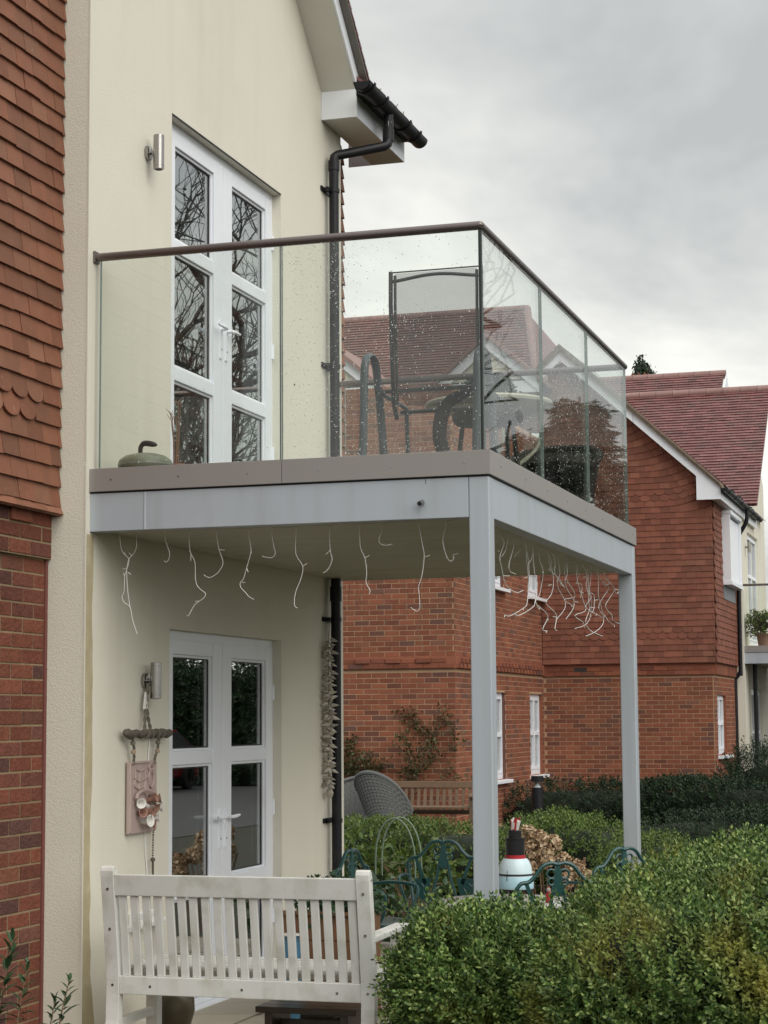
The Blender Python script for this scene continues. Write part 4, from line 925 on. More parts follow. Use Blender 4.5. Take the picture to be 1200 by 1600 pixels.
build('tassel_tag', MB().add([(.03, .60, 1.655), (.03, .645, 1.66), (.045, .62, 1.74)], [(0, 1, 2)]).prism([(.028, .60, 1.655), (.028, .645, 1.66), (.028, .62, 1.745)], (.01, 0, 0)), M['whiteclay'], wh)
cable = MB().tube(smooth_path([(.006, .74, 1.54), (.008, .72, 1.40), (.006, .70, 1.25), (.006, .685, 1.02), (.006, .69, .92), (.008, .71, .80), (.01, .72, .60)], 5), .0035, 6)
setp(build('power_cable', cable, M['wire']), 'thin white cable running down the cream wall behind the clay plaque', 'cable')
sk = thing('outdoor_socket', 'white outdoor sockets low on the cream wall behind the bench', 'socket', (.03, .62, .56))
for y in (.50, .585, .69): build('socket_box', MB().box(.001, .045, y, y+.07, .515, .60), M['plasticwhite'], sk, bevel=.006)
build('socket_cable', MB().tube(smooth_path([(.03, .72, .52), (.035, .74, .44), (.03, .76, .36), (.02, .76, .25)], 5), .004, 6), M['wire'], sk)

# shell string by the downpipe
sh = thing('shell_string', 'long string of pale sea shells hanging beside the black downpipe', 'shell garland', (.05, 3.61, 1.7))
build('string', MB().tube([(.045, 3.635, 2.275), (.045, 3.61, 2.15), (.045, 3.60, 1.15)], .0025, 5), M['rope'], sh)
cv = MB().lathe([(.0005, -.045), (.006, -.03), (.012, -.012), (.016, .004), (.013, .016), (.0005, .022)], 8)
bm_ = bpy.data.meshes.new('shell'); bm_.from_pydata(cv.v, [], cv.f); bm_.materials.append(M['shell'])
for p in bm_.polygons: p.use_smooth = True
sms = []
for i in range(95):
    z = 2.13 - i*.0105; a = i*2.4; rr = random.uniform(.012, .034)
    d = Vector((math.cos(a), math.sin(a), random.uniform(-.5, .3))).normalized()
    q = (-d).to_track_quat('Z', 'Y').to_matrix().to_4x4()
    s = random.uniform(.6, 1.15)
    sms.append(np.array(Matrix.Translation((.047 + rr*math.cos(a), 3.605 + rr*math.sin(a), z)) @ q @ Matrix.Diagonal((s*random.uniform(.8, 1.5), s, s, 1))))
pieces('shell', bm_, sms, sh)
build('large_shell', MB().lathe([(.0005, -.035), (.02, -.025), (.028, 0), (.018, .022), (.0005, .035)], 12, Matrix.Translation((.047, 3.61, 1.10))), M['shell'], sh, smooth=True)

# ================================================================ things on the balcony
DZ = 2.832
cs = thing('curling_stone', 'green grey granite curling stone with black handle on the balcony', 'curling stone', (.212, .205, DZ))
T = Matrix.Translation((.212, .205, DZ))
build('stone', MB().lathe([(.0005, 0), (.062, 0), (.105, .012), (.134, .036), (.1405, .052), (.1405, .074), (.134, .09), (.105, .112), (.068, .122), (.0005, .122)], 40, T), M['granite'], cs, smooth=True)
build('polished_band', MB().lathe([(.1408, .056), (.1418, .058), (.1418, .069), (.1408, .071)], 40, T), M['granite2'], cs, smooth=True)
hd = MB().tube(smooth_path([(.185, .205, DZ+.118), (.183, .205, DZ+.15), (.192, .205, DZ+.172), (.215, .205, DZ+.180), (.275, .205, DZ+.168)], 4), [.012]*9 + [.0135, .0145, .015, .015, .015, .015, .012, .006], 12)
build('handle', hd, M['blackplastic'], cs, smooth=True)
tw_ = thing('dry_plant', 'bare brown twigs in a small pot behind the curling stone', 'plant', (.315, .36, DZ))
build('pot', MB().lathe([(.0005, 0), (.045, 0), (.06, .085), (.055, .085), (.045, .07), (.0005, .07)], 18, Matrix.Translation((.315, .36, DZ))), M['terracotta'], tw_, smooth=True)
stm = MB()
for k in range(5):
    a = k*1.3; x0, y0 = .315+.012*math.cos(a), .36+.012*math.sin(a); h = random.uniform(.24, .37)
    top = Vector((x0 - .006 + .016*math.cos(a), y0+.01*math.sin(a), DZ+.06+h))
    stm.tube([(x0, y0, DZ+.06), (x0+.004*math.cos(a), y0, DZ+.06+h*.5), top], [.0035, .003, .002], 5)
    for j in range(4): stm.tube([top - Vector((0, 0, .012*j)), top + Vector((.026*math.cos(a+j*1.7), .02*math.sin(a+j*1.7), .018-.008*j))], [.0018, .0012], 4)
build('stems', stm, M['twig'], tw_)

def oval_tube(m, pts, rx, rz, side, n=10):
    """flattened tube: rx across `side`, rz along the normal of the path in the other direction"""
    P = [Vector(p) for p in pts]; o = len(m.v); side = Vector(side).normalized()
    for i, p in enumerate(P):
        d = (P[min(i+1, len(P)-1)] - P[max(i-1, 0)]).normalized(); b = d.cross(side).normalized()
        for j in range(n):
            a = 2*math.pi*j/n; m.v.append(tuple(p + side*math.cos(a)*rx + b*math.sin(a)*rz))
    for i in range(len(P)-1):
        for j in range(n): m.f.append([o+i*n+j, o+i*n+(j+1) % n, o+(i+1)*n+(j+1) % n, o+(i+1)*n+j]); m.mi.append(0)
    m.f.append([o+j for j in range(n)][::-1]); m.f.append([o+(len(P)-1)*n+j for j in range(n)]); m.mi += [0, 0]
    return m
gc = thing('mesh_chair', 'tall black mesh garden chair with curved arms standing behind the balcony glass', 'chair', (1.70, .6, DZ))
cx0, cx1, cy = 1.465, 1.940, .44
for x in (cx0, cx1):
    build('back_post', oval_tube(MB(), [(x, cy, 3.865), (x, cy-.005, 3.70), (x, cy+.01, 3.45), (x, cy+.03, 3.20), (x, cy+.09, 3.12)], .011, .016, (1, 0, 0)), M['blackplastic'], gc, smooth=True)
    xin = x + (.022 if x == cx0 else -.022)
    build('sling_rail', oval_tube(MB(), [(xin, cy, 3.845), (xin, cy-.003, 3.6), (xin, cy+.03, 3.2)], .008, .010, (1, 0, 0)), M['blackplastic'], gc, smooth=True)
arc = [(cx0 + (cx1-cx0)*i/20, cy, 3.815 + .024*math.sin(math.pi*i/20)**1.5) for i in range(21)]
build('top_bar', MB().tube(arc, .009, 8), M['blackplastic'], gc, smooth=True)
clth = MB(); n = 8
for i in range(n+1):
    z = 3.855 - .62*i/n; y = cy - .004 + .03*math.sin(math.pi*i/n)
    clth.v += [(cx0+.02, y, z), (cx1-.02, y, z)]
for i in range(n): clth.f.append([2*i, 2*i+1, 2*i+3, 2*i+2]); clth.mi.append(0)
build('back_cloth', clth, M['mesh'], gc)
build('cloth_hem', MB().tube([(cx0+.01, cy, 3.862), (cx1-.01, cy, 3.862)], .004, 6), M['blackplastic'], gc)
for z, y in ((3.255, cy+.03), (3.215, cy+.46)): build('seat_bar', MB().tube([(cx0-.09, y, z), (cx1+.05, y, z)], .011, 8), M['blackplastic'], gc, smooth=True)
st = MB(); st.add([(cx0+.01, cy+.03, 3.25), (cx1-.01, cy+.03, 3.25), (cx1-.01, cy+.25, 3.215), (cx0+.01, cy+.25, 3.215), (cx1-.01, cy+.46, 3.24), (cx0+.01, cy+.46, 3.24)], [(0, 1, 2, 3), (3, 2, 4, 5)])
build('seat_cloth', st, M['mesh'], gc)
for x in (1.345, 1.935):
    p = [(x-.01, cy-.09, DZ), (x-.004, cy-.085, 3.10), (x, cy-.08, 3.33), (x, cy-.06, 3.40), (x, cy-.02, 3.435), (x, cy+.04, 3.445), (x+.003, cy+.09, 3.42), (x+.006, cy+.115, 3.36), (x+.018, cy+.14, 3.15), (x+.03, cy+.17, DZ)]
    build('arm_frame', oval_tube(MB(), smooth_path(p, 3), .021, .012, (1, .15, 0)), M['chairblue'], gc, smooth=True)
for x in (cx0-.07, cx1): build('side_rail', MB().tube([(x, cy+.02, 3.25), (x, cy+.5, 3.24), (x, cy+.53, DZ)], .012, 8), M['chairblue'], gc, smooth=True)

rc = thing('rattan_stool', 'dark brown curved rattan arm rest beside the mesh chair', 'rattan seat', (1.75, .75, DZ))
p = [(1.93, .62, 3.30), (1.85, .62, 3.265), (1.77, .62, 3.235), (1.71, .62, 3.20), (1.672, .63, 3.13), (1.66, .64, 3.03), (1.685, .65, 2.93), (1.70, .66, DZ)]
build('arm', MB().tube(smooth_path(p, 4), [.018]*4 + [.024]*4 + [.032]*5 + [.037]*16, 12), M['brown'], rc, smooth=True)
build('seat', MB().lathe([(.0005, .0), (.17, 0), (.185, .02), (.185, .05), (.17, .07), (.0005, .075)], 24, Matrix.Translation((1.86, .86, 3.12))), M['brown'], rc, smooth=True)
for a in (0.4, 1.97, 3.5, 5.1): build('leg', MB().tube([(1.86+.13*math.cos(a), .86+.13*math.sin(a), 3.13), (1.86+.165*math.cos(a), .86+.165*math.sin(a), DZ)], .013, 8), M['brown'], rc, smooth=True)

ct = thing('cafe_table', 'cream painted round iron table with curved legs on the balcony', 'table', (1.50, 2.35, DZ))
T = Matrix.Translation((1.50, 2.35, DZ))
build('table_top', MB().lathe([(.0005, .62), (.36, .62), (.385, .625), (.39, .64), (.38, .652), (.0005, .652)], 36, T), M['creamiron'], ct, smooth=True)
for k in range(4):
    a = .5 + k*math.pi/2; c, s = math.cos(a), math.sin(a)
    P = [(.30, .62), (.33, .52), (.29, .38), (.17, .27), (.15, .2), (.24, .08), (.33, 0)]
    build('leg', MB().tube(smooth_path([(1.50+r*c, 2.35+r*s, DZ+z) for r, z in P], 4), .012, 8), M['creamiron'], ct, smooth=True)
build('ring_brace', MB().tube([(1.50+.17*math.cos(t), 2.35+.17*math.sin(t), DZ+.27) for t in np.linspace(0, 2*math.pi, 25)], .008, 6), M['creamiron'], ct, smooth=True)

# ---- foliage helpers
def leaf_quad(L_=1.0, w=.5, fold=.18, droop=.12):
    """one leaf: two rows of quads folded on the midrib, along +Y"""
    v = [(0, 0, 0), (-w*.5, L_*.42, fold*w), (0, L_*.48, 0), (w*.5, L_*.42, fold*w), (0, L_, -droop*L_)]
    return v, [(0, 2, 1, 1), (0, 3, 2, 2), (1, 2, 4, 4), (2, 3, 4, 4)]
def sprig_template(n, length, leaf, width, spread=.9, seed=0, two=True):
    """a shoot along +Z with pairs of leaves; every leaf one folded quad strip"""
    rg = random.Random(seed); V = []; F = []
    for i in range(n):
        t = (i + .6)/n; z = length*t; s = leaf*(1.05 - .35*abs(2*t-1)) ; az0 = i*1.57 + rg.uniform(-.4, .4)
        for k in range(2 if two else 1):
            a = az0 + k*math.pi; el = .35 + .75*t + rg.uniform(-.25, .25)
            d = Vector((math.cos(a)*math.cos(el), math.sin(a)*math.cos(el), math.sin(el))); side = Vector((-math.sin(a), math.cos(a), 0)); up = d.cross(side)*-1
            b = Vector((0, 0, z)); m = b + d*s*.45; tip = b + d*s - Vector((0, 0, .1*s)); o = len(V)
            V += [tuple(b), tuple(m + side*width*.5 + up*width*.18), tuple(tip), tuple(m - side*width*.5 + up*width*.18)]
            F += [(o, o+1, o+2, o+2)] if False else [(o, o+1, o+2, o+3)]
    return np.array(V), np.array(F)
def rand_frames(P, D, s0, s1, rg, spin=True):
    """frames with +Z along D at points P"""
    n = len(P); D = D/np.linalg.norm(D, axis=1, keepdims=True)
    h = np.where(np.abs(D[:, 2:3]) < .9, np.array([[0, 0, 1.]]), np.array([[1., 0, 0]]))
    X = np.cross(h, D); X /= np.linalg.norm(X, axis=1, keepdims=True); Y = np.cross(D, X)
    a = rg.uniform(0, 2*np.pi, n)[:, None]; X2 = X*np.cos(a) + Y*np.sin(a); Y2 = -X*np.sin(a) + Y*np.cos(a)
    s = rg.uniform(s0, s1, n)[:, None]
    Mx = np.zeros((n, 4, 4)); Mx[:, :3, 0] = X2*s; Mx[:, :3, 1] = Y2*s; Mx[:, :3, 2] = D*s; Mx[:, :3, 3] = P; Mx[:, 3, 3] = 1
    return Mx
def lump(P, seed, amp, sc=2.2):
    """cheap smooth 3-D noise made of sines"""
    rg = np.random.default_rng(seed); out = np.zeros(len(P))
    for k in range(7):
        w = rg.normal(0, sc*(1 + .5*k), 3); out += np.sin(P @ w + rg.uniform(0, 6.28))/(1 + .45*k)
    return out*amp/3
def hedge(name, label, cat, c, h, n, mat, seed, leaf=.021, width=.0125, nl=6, length=.085, expo=4.0, amp=.06, depth=.10, up=.55, s=(.8, 1.25), inner=None, shape=None, group=None, lump_sc=2.2, back=True):
    """clipped bush: superellipsoid shell of leafy shoots round a dark core"""
    rg = np.random.default_rng(seed); c = np.array(c, float); h = np.array(h, float)
    t = thing(name, label, cat, (float(c[0]), float(c[1]), float(c[2]-h[2])), group)
    D = rg.normal(0, 1, (int(n*1.9), 3)) * (h**.5); D = D/np.linalg.norm(D, axis=1, keepdims=True)
    k = (np.abs(D/h)**expo).sum(1)**(-1/expo); P = D*k[:, None]
    Nn = np.sign(P)*np.abs(P/h)**(expo-1)/h; Nn /= np.linalg.norm(Nn, axis=1, keepdims=True)
    keep = P[:, 2] > -h[2]*.86
    if not back: keep &= ~((Nn[:, 1] > .6))
    P = P[keep][:n]; Nn = Nn[keep][:n]
    if shape is not None: P = shape(P)
    dis = lump(P + c, seed, amp, lump_sc)
    dis = dis + lump(P + c, seed+7, amp*.55, lump_sc*3.2)
    P = P + Nn*dis[:, None] - Nn*(rg.uniform(0, 1, len(P))**1.5*depth)[:, None]
    dirs = Nn*.75 + np.array([0, 0, up]) + rg.normal(0, .38, P.shape)
    fr = rand_frames(P + c, dirs, s[0], s[1], rg)
    parts = np.array_split(np.arange(len(fr)), 3)
    tvs = [sprig_template(nl, length, leaf, width, seed=q) for q in range(3)]
    Vs, Fs, o = [], [], 0
    for q in range(3):
        tv, tf = tvs[q]; m = fr[parts[q]]
        V = np.einsum('nij,kj->nki', m[:, :3, :3], tv) + m[:, None, :3, 3]
        F = tf[None] + (np.arange(len(m))*len(tv))[:, None, None] + o
        Vs.append(V.reshape(-1, 3)); Fs.append(F.reshape(-1, 4)); o += len(m)*len(tv)
    np_mesh('foliage', np.concatenate(Vs), np.concatenate(Fs), mat, t, kind='stuff')
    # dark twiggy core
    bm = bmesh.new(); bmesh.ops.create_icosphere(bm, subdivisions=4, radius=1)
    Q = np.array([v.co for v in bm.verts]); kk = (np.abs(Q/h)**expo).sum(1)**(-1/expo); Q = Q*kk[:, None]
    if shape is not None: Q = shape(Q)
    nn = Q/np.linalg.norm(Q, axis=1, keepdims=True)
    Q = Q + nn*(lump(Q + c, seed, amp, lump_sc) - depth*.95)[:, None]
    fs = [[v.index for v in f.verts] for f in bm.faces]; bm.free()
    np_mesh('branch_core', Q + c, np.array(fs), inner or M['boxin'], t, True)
    return t

# plant on the cafe table
hedge('potted_plant', 'small leafy dark green plant on the cream balcony table', 'plant', (1.50, 2.35, 3.545), (.13, .12, .055), 230, M['darkleaf'], 31, leaf=.026, width=.016, nl=4, length=.05, expo=2.2, amp=.03, depth=.04)

# ================================================================ white garden bench
wb = thing('garden_bench', 'white painted slatted garden bench seen from behind on the patio', 'bench', (.9, -.05, 0))
def spine(z):                      # y of the back's centre line at height z
    return float(np.interp(z, [0, .18, .34, .45, .95], [-.262, -.232, -.225, -.235, -.313]))
zz = [0, .06, .12, .18, .24, .30, .36, .42, .48, .6, .75, .86, .885, .9, .908]
for x0, x1 in ((.230, .296), (1.505, 1.571)):
    m = MB(); fr_ = []
    hw = [.026]*11 + [.026, .024, .017, .006]
    poly = [(x0, spine(z)-w_, z) for z, w_ in zip(zz, hw)] + [(x0, spine(z)+w_, z) for z, w_ in list(zip(zz, hw))[::-1]]
    m.prism(poly, (x1-x0, 0, 0))
    bp_ = build('back_post', m, M['paintwhite'], wb, bevel=.003)
    for z in (.12, .345, .61, .80):
        if z in (.12,) and x0 < 1: continue
        build('bolt', MB().tube([((x0+x1)/2, spine(z)-.0255, z), ((x0+x1)/2, spine(z)-.0285, z)], .0065, 10), M['chrome'], bp_)
    for z in (.52, .86):
        if x0 > 1: build('bolt', MB().tube([(x1-.001, spine(z)+.004, z), (x1+.0025, spine(z)+.004, z)], .006, 10), M['chrome'], bp_)
def rail(z0, z1, th, nm):
    m = MB(); m.prism([(.2965, spine(z0)-th, z0), (.2965, spine(z1)-th, z1), (.2965, spine(z1)+th, z1), (.2965, spine(z0)+th, z0)], (1.208, 0, 0))
    return build(nm, m, M['paintwhite'], wb, bevel=.004)
rail(.768, .868, .019, 'top_rail'); br = rail(.302, .388, .019, 'lower_rail')
for x in (.455, .92, 1.388):
    build('bolt', MB().tube([(x, spine(.345)-.0185, .342), (x, spine(.345)-.0225, .342)], .0065, 10), M['chrome'], br)
ns = 20; pitch = 1.208/ns
for i in range(ns):
    x = .2965 + pitch*(i+.5) + random.uniform(-.0015, .0015)
    m = MB().prism([(x-.0195, spine(z)-.008, z) for z in (.3885, .48, .60, .7675)] + [(x-.0195, spine(z)+.008, z) for z in (.7675, .60, .48, .3885)], (.039, 0, 0))
    build('back_slat', m, M['paintwhite'], wb, bevel=.002, seg=1)
for i in range(7): build('seat_slat', MB().box(.24, 1.56, -.175 + i*.062, -.175 + i*.062 + .048, .415 - .006*math.sin(i*.5), .432 - .006*math.sin(i*.5)), M['paintwhite'], wb, bevel=.003)
for x0 in (.232, 1.507):
    build('front_leg', MB().box(x0, x0+.062, .205, .265, 0, .598), M['paintwhite'], wb, bevel=.004)
    build('arm', MB().prism([(x0-.004, -.255, .603), (x0-.004, .30, .610), (x0-.004, .325, .600), (x0-.004, .32, .583), (x0-.004, -.255, .573)], (.070, 0, 0)), M['paintwhite'], wb, bevel=.006)
    build('side_rail', MB().box(x0+.012, x0+.05, -.20, .205, .335, .405), M['paintwhite'], wb, bevel=.003)
    build('side_stretcher', MB().box(x0+.015, x0+.045, -.205, .205, .14, .18), M['paintwhite'], wb, bevel=.003)
build('front_rail', MB().box(.294, 1.507, .215, .25, .335, .405), M['paintwhite'], wb, bevel=.003)

# ================================================================ small things under and behind the bench
so = thing('low_stool', 'low dark wet wooden stool under the white bench', 'stool', (1.06, .38, 0))
for i in range(3): build('top_board', MB().box(.80, 1.32, .24 + i*.095, .24 + i*.095 + .091, .165, .195), M['wetwood'], so, bevel=.004)
for x in (.845, 1.235): build('leg_board', MB().box(x, x+.04, .25, .515, .008, .1645), M['wetwood'], so, bevel=.003)
build('stretcher', MB().box(.885, 1.235, .37, .39, .06, .12), M['wetwood'], so, bevel=.003)
jr = thing('glazed_jar', 'dark bronze glazed jar standing by the wall under the bench end', 'jar', (.30, .42, 0))
build('jar_body', MB().lathe([(.0005, .008), (.05, .008), (.075, .05), (.098, .13), (.095, .19), (.07, .235), (.055, .25), (.062, .262), (.055, .265), (.045, .245), (.0005, .24)], 26, Matrix.Translation((.30, .42, 0))), M['olive'], jr, smooth=True)
build('handle', MB().tube(smooth_path([(.235, .38, .22), (.19, .36, .19), (.185, .36, .12), (.215, .37, .09)], 4), .009, 8), M['terracotta'], jr, smooth=True)
pb = thing('planter_box', 'orange brown wooden planter behind the bench slats', 'planter', (.92, 1.22, 0))
for i in range(4): build('side_board', MB().box(.62, 1.10, 1.10, 1.122, .03 + i*.13, .03 + i*.13 + .126), M['orangewood'], pb, bevel=.003)
for i in range(4): build('side_board', MB().box(.62, 1.10, 1.338, 1.36, .03 + i*.13, .03 + i*.13 + .126), M['orangewood'], pb, bevel=.003)
for x in (.62, 1.078): build('end_board', MB().box(x, x+.022, 1.123, 1.337, .03, .546), M['orangewood'], pb)
build('rim_board', MB().box(.60, 1.12, 1.08, 1.12, .551, .572), M['orangewood'], pb, bevel=.003)
build('soil', MB().box(.643, 1.077, 1.123, 1.337, .4, .52), M['soil'], pb)
for x in (.64, 1.05): build('foot', MB().box(x, x+.03, 1.15, 1.31, .0105, .0295), M['orangewood'], pb)
hedge('trailing_plant', 'small leafy plant growing in the orange planter box', 'plant', (.88, 1.22, .60), (.2, .12, .09), 170, M['glossy'], 37, leaf=.04, width=.022, nl=3, length=.09, expo=2.2, amp=.06, depth=.06)
rp = thing('red_planter', 'tapered red metal planter beside the white bench arm', 'planter', (1.62, .62, 0))
mm = MB(); mm.add([(1.55,.55,.011),(1.69,.55,.011),(1.69,.69,.011),(1.55,.69,.011),(1.52,.52,.40),(1.72,.52,.40),(1.72,.72,.40),(1.52,.72,.40)], [(0,3,2,1),(0,1,5,4),(1,2,6,5),(2,3,7,6),(3,0,4,7)])
build('bucket', mm, M['ornred'], rp); build('rim', MB().tube([(1.52,.52,.40),(1.72,.52,.40),(1.72,.72,.40),(1.52,.72,.40),(1.52,.52,.40)], .006, 6), M['ornred'], rp)
build('soil', MB().box(1.54, 1.70, .54, .70, .33, .36), M['soil'], rp)
hedge('young_shrub', 'small dark shrub growing in the red planter', 'plant', (1.62, .62, .47), (.11, .11, .1), 120, M['glossy'], 41, leaf=.035, width=.02, nl=3, length=.08, expo=2.2, amp=.04, depth=.05)
bv = thing('blue_vase', 'tall slim blue glazed vase behind the bench slats', 'vase', (.74, .92, 0))
build('vase_body', MB().lathe([(.0005, .011), (.045, .011), (.062, .12), (.068, .3), (.05, .42), (.043, .45), (.05, .465), (.044, .465), (.035, .44), (.0005, .43)], 24, Matrix.Translation((.74, .92, 0))), M['bluepot'], bv, smooth=True)
build('rim', MB().lathe([(.046, .462), (.053, .464), (.053, .47), (.046, .472)], 24, Matrix.Translation((.74, .92, 0))), M['whiteclay'], bv, smooth=True)
# ================================================================ garden furniture beyond the balcony
def iron_chair():
    t = thing('iron_chair', '', 'chair', (0, 0, 0)); mt = M['castgreen']
    b = MB()
    # camel-back top rail, posts and inner members (local: x across, y=0 at the back, +y towards the sitter)
    top = [(-.225, .0, .70), (-.20, 0, .728), (-.16, 0, .735), (-.125, 0, .765), (-.085, 0, .815), (-.04, 0, .832), (0, 0, .825), (.04, 0, .832), (.085, 0, .815), (.125, 0, .765), (.16, 0, .735), (.20, 0, .728), (.225, 0, .70)]
    b.tube(smooth_path(top, 3), .011, 8)
    for s in (-1, 1):
        b.tube(smooth_path([(s*.225, 0, .70), (s*.235, 0, .675), (s*.215, 0, .665), (s*.205, 0, .685)], 3), .009, 7)
        b.tube(smooth_path([(s*.222, 0, .69), (s*.212, .0, .60), (s*.195, .01, .50), (s*.19, .02, .42)], 3), .011, 8)
        b.tube(smooth_path([(s*.03, 0, .69), (s*.045, 0, .60), (s*.075, .01, .50), (s*.095, .02, .42)], 3), .010, 7)
        # leaf plates and scrolls between post and splat
        b.prism([(s*.165, -.004, .735), (s*.185, -.004, .73), (s*.125, -.004, .56), (s*.105, -.004, .575)], (0, .008, 0))
        b.prism([(s*.08, -.004, .605), (s*.185, -.004, .60), (s*.17, -.004, .52), (s*.135, -.004, .46), (s*.10, -.004, .50)], (0, .008, 0))
        for (cx, cz, r) in ((s*.036, .775, .024), (s*.036, .735, .018), (s*.15, .545, .025), (s*.192, .565, .016)):
            b.tube([(cx + r*math.cos(a), 0, cz + r*math.sin(a)) for a in np.linspace(0, 2*math.pi, 13)], .0065, 6)
    b.prism([(-.012, -.005, .82), (.012, -.005, .82), (.02, -.005, .74), (.035, -.005, .70), (.02, -.005, .67), (0, -.005, .655), (-.02, -.005, .67), (-.035, -.005, .70), (-.02, -.005, .74)], (0, .012, 0))
    b.tube([(0, 0, .825), (0, 0, .848)], [.012, .004], 8)
    build('backrest', b, mt, t, smooth=True)
    build('seat', MB().lathe([(.0005, .415), (.20, .415), (.215, .422), (.215, .432), (.19, .438), (.0005, .434)], 24, Matrix.Translation((0, .21, 0))), mt, t, smooth=True)
    for sx, sy, ex, ey in ((-.17, .04, -.21, -.03), (.17, .04, .21, -.03), (-.16, .36, -.21, .42), (.16, .36, .21, .42)):
        build('leg', MB().tube(smooth_path([(sx, sy, .42), (sx*1.12, sy + (ey-sy)*.3, .30), (sx*1.08, sy + (ey-sy)*.5, .15), (ex, ey, .0)], 3), [.013]*9 + [.016], 8), mt, t, smooth=True)
    for s in (-1, 1):
        build('arm', MB().tube(smooth_path([(s*.215, .0, .62), (s*.235, .12, .635), (s*.24, .26, .63), (s*.23, .32, .60), (s*.20, .30, .50), (s*.19, .26, .43)], 3), .010, 7), mt, t, smooth=True)
    return t
ic = iron_chair()
spots = [(1.02, 2.95, 180+8, 'green cast iron garden chair facing the table left of the balcony post'),
         (2.10, 1.30, 28, 'green cast iron chair half hidden by the hedge beside the snowman lantern'),
         (2.24, 2.50, 48, 'green cast iron chair farthest right behind the box hedge'),
         (.72, 2.02, 262, 'green cast iron chair seen edge on behind the bench post')]
for i, (x, y, a, lab) in enumerate(spots):
    o = ic if i == 0 else copy_tree(ic)
    o.location = (x, y, 0.0); o.rotation_euler = (0, 0, R(a)); o['label'] = lab; o['group'] = 'iron chairs round the patio table'

tb = thing('garden_table', 'round pale stone topped garden table on a green iron foot', 'table', (1.66, 1.95, 0))
T = Matrix.Translation((1.66, 1.95, 0))
build('table_top', MB().lathe([(.0005, .545), (.37, .545), (.385, .553), (.385, .565), (.375, .572), (.0005, .572)], 40, T), M['tabletop'], tb, smooth=True)
build('pedestal', MB().lathe([(.0005, .01), (.045, .03), (.03, .12), (.045, .26), (.028, .40), (.06, .53), (.10, .544), (.0005, .544)], 18, T), M['castgreen'], tb, smooth=True)
for k in range(3):
    a = k*2.094+.4; build('foot', MB().tube(smooth_path([(1.66+.03*math.cos(a), 1.95+.03*math.sin(a), .20), (1.66+.15*math.cos(a), 1.95+.15*math.sin(a), .15), (1.66+.24*math.cos(a), 1.95+.24*math.sin(a), .014)], 4), .014, 8), M['castgreen'], tb, smooth=True)

# snowman lantern: white enamel dome, black top hat with a red band
lx, ly, lz = 1.775, 1.70, .573
sn = thing('snowman_lantern', 'pale blue and white dome lantern with black top hat and red band on the table', 'lantern', (lx, ly, lz))
T = Matrix.Translation((lx, ly, lz))
build('dome', MB().lathe([(.098, .085), (.100, .09), (.0985, .135), (.0955, .175), (.088, .212), (.078, .236), (.066, .250), (.0005, .256), (.0005, .25), (.05, .245), (.075, .21), (.09, .13), (.095, .088)], 36, T), M['ornwhite'], sn, smooth=True)
build('blue_band', MB().lathe([(.0985, .091), (.1012, .092), (.0995, .150), (.0975, .153)], 36, T), M['ornblue'], sn, smooth=True)
build('black_stripe', MB().lathe([(.0965, .160), (.0985, .160), (.0972, .170), (.0950, .170)], 36, T), M['ornblack'], sn, smooth=True)
build('lower_rim', MB().lathe([(.094, .078), (.102, .078), (.102, .087), (.094, .087)], 36, T), M['ornblack'], sn, smooth=True)
build('seam', MB().tube(smooth_path([(lx-.018, ly-.055, lz+.252), (lx-.022, ly-.075, lz+.22), (lx-.024, ly-.094, lz+.17), (lx-.024, ly-.098, lz+.135)], 4), .0022, 5), M['ornblack'], sn)
build('red_band', MB().lathe([(.05, .250), (.056, .250), (.056, .270), (.05, .270)], 28, T), M['ornred'], sn, smooth=True)
build('top_hat', MB().lathe([(.0005, .262), (.051, .262), (.053, .355), (.0575, .357), (.0575, .363), (.0005, .364)], 28, T), M['ornblack'], sn, smooth=True)
build('cap', MB().lathe([(.0005, .364), (.036, .364), (.037, .402), (.034, .405), (.0005, .405)], 24, T), M['ornblack'], sn, smooth=True)
for dx_ in (-.035, .03): build('stem', MB().tube([(lx+dx_, ly-.02, lz+.002), (lx+dx_, ly-.02, lz+.09)], .0045, 8), M['wire'], sn)
build('base', MB().lathe([(.0005, .0), (.07, 0), (.075, .006), (.06, .014), (.0005, .016)], 24, T), M['ornblack'], sn, smooth=True)
tr_ = MB()
for k in range(9):
    a = k*.7; tr_.prism([(lx-.012+.01*math.cos(a), ly+.01*math.sin(a), lz+.405), (lx+.004+.012*math.cos(a), ly+.012*math.sin(a), lz+.405), (lx+.012+.02*math.cos(a), ly+.02*math.sin(a), lz+.455+.02*math.sin(k*2)), (lx-.004+.02*math.cos(a), ly+.02*math.sin(a), lz+.46)], (.003, .003, 0))
build('paper_tuft', tr_, [M['whiteclay'], M['ornred']], sn)
me_ = bpy.data.objects['paper_tuft'].data
for i, p_ in enumerate(me_.polygons): p_.material_index = (i//6) % 2
gn = thing('garden_ornament', 'small red figure shaped ornament standing on the table by the lantern', 'ornament', (1.93, 1.85, .573))
build('ornament_body', MB().lathe([(.0005, .0), (.020, 0), (.024, .02), (.019, .05), (.012, .065), (.0005, .09)], 16, Matrix.Translation((1.93, 1.85, .573))), M['ornred'], gn, smooth=True)
build('ornament_head', MB().lathe([(.0005, .06), (.010, .062), (.013, .07), (.010, .080), (.0005, .083)], 14, Matrix.Translation((1.93, 1.835, .573))), M['plaque'], gn, smooth=True)

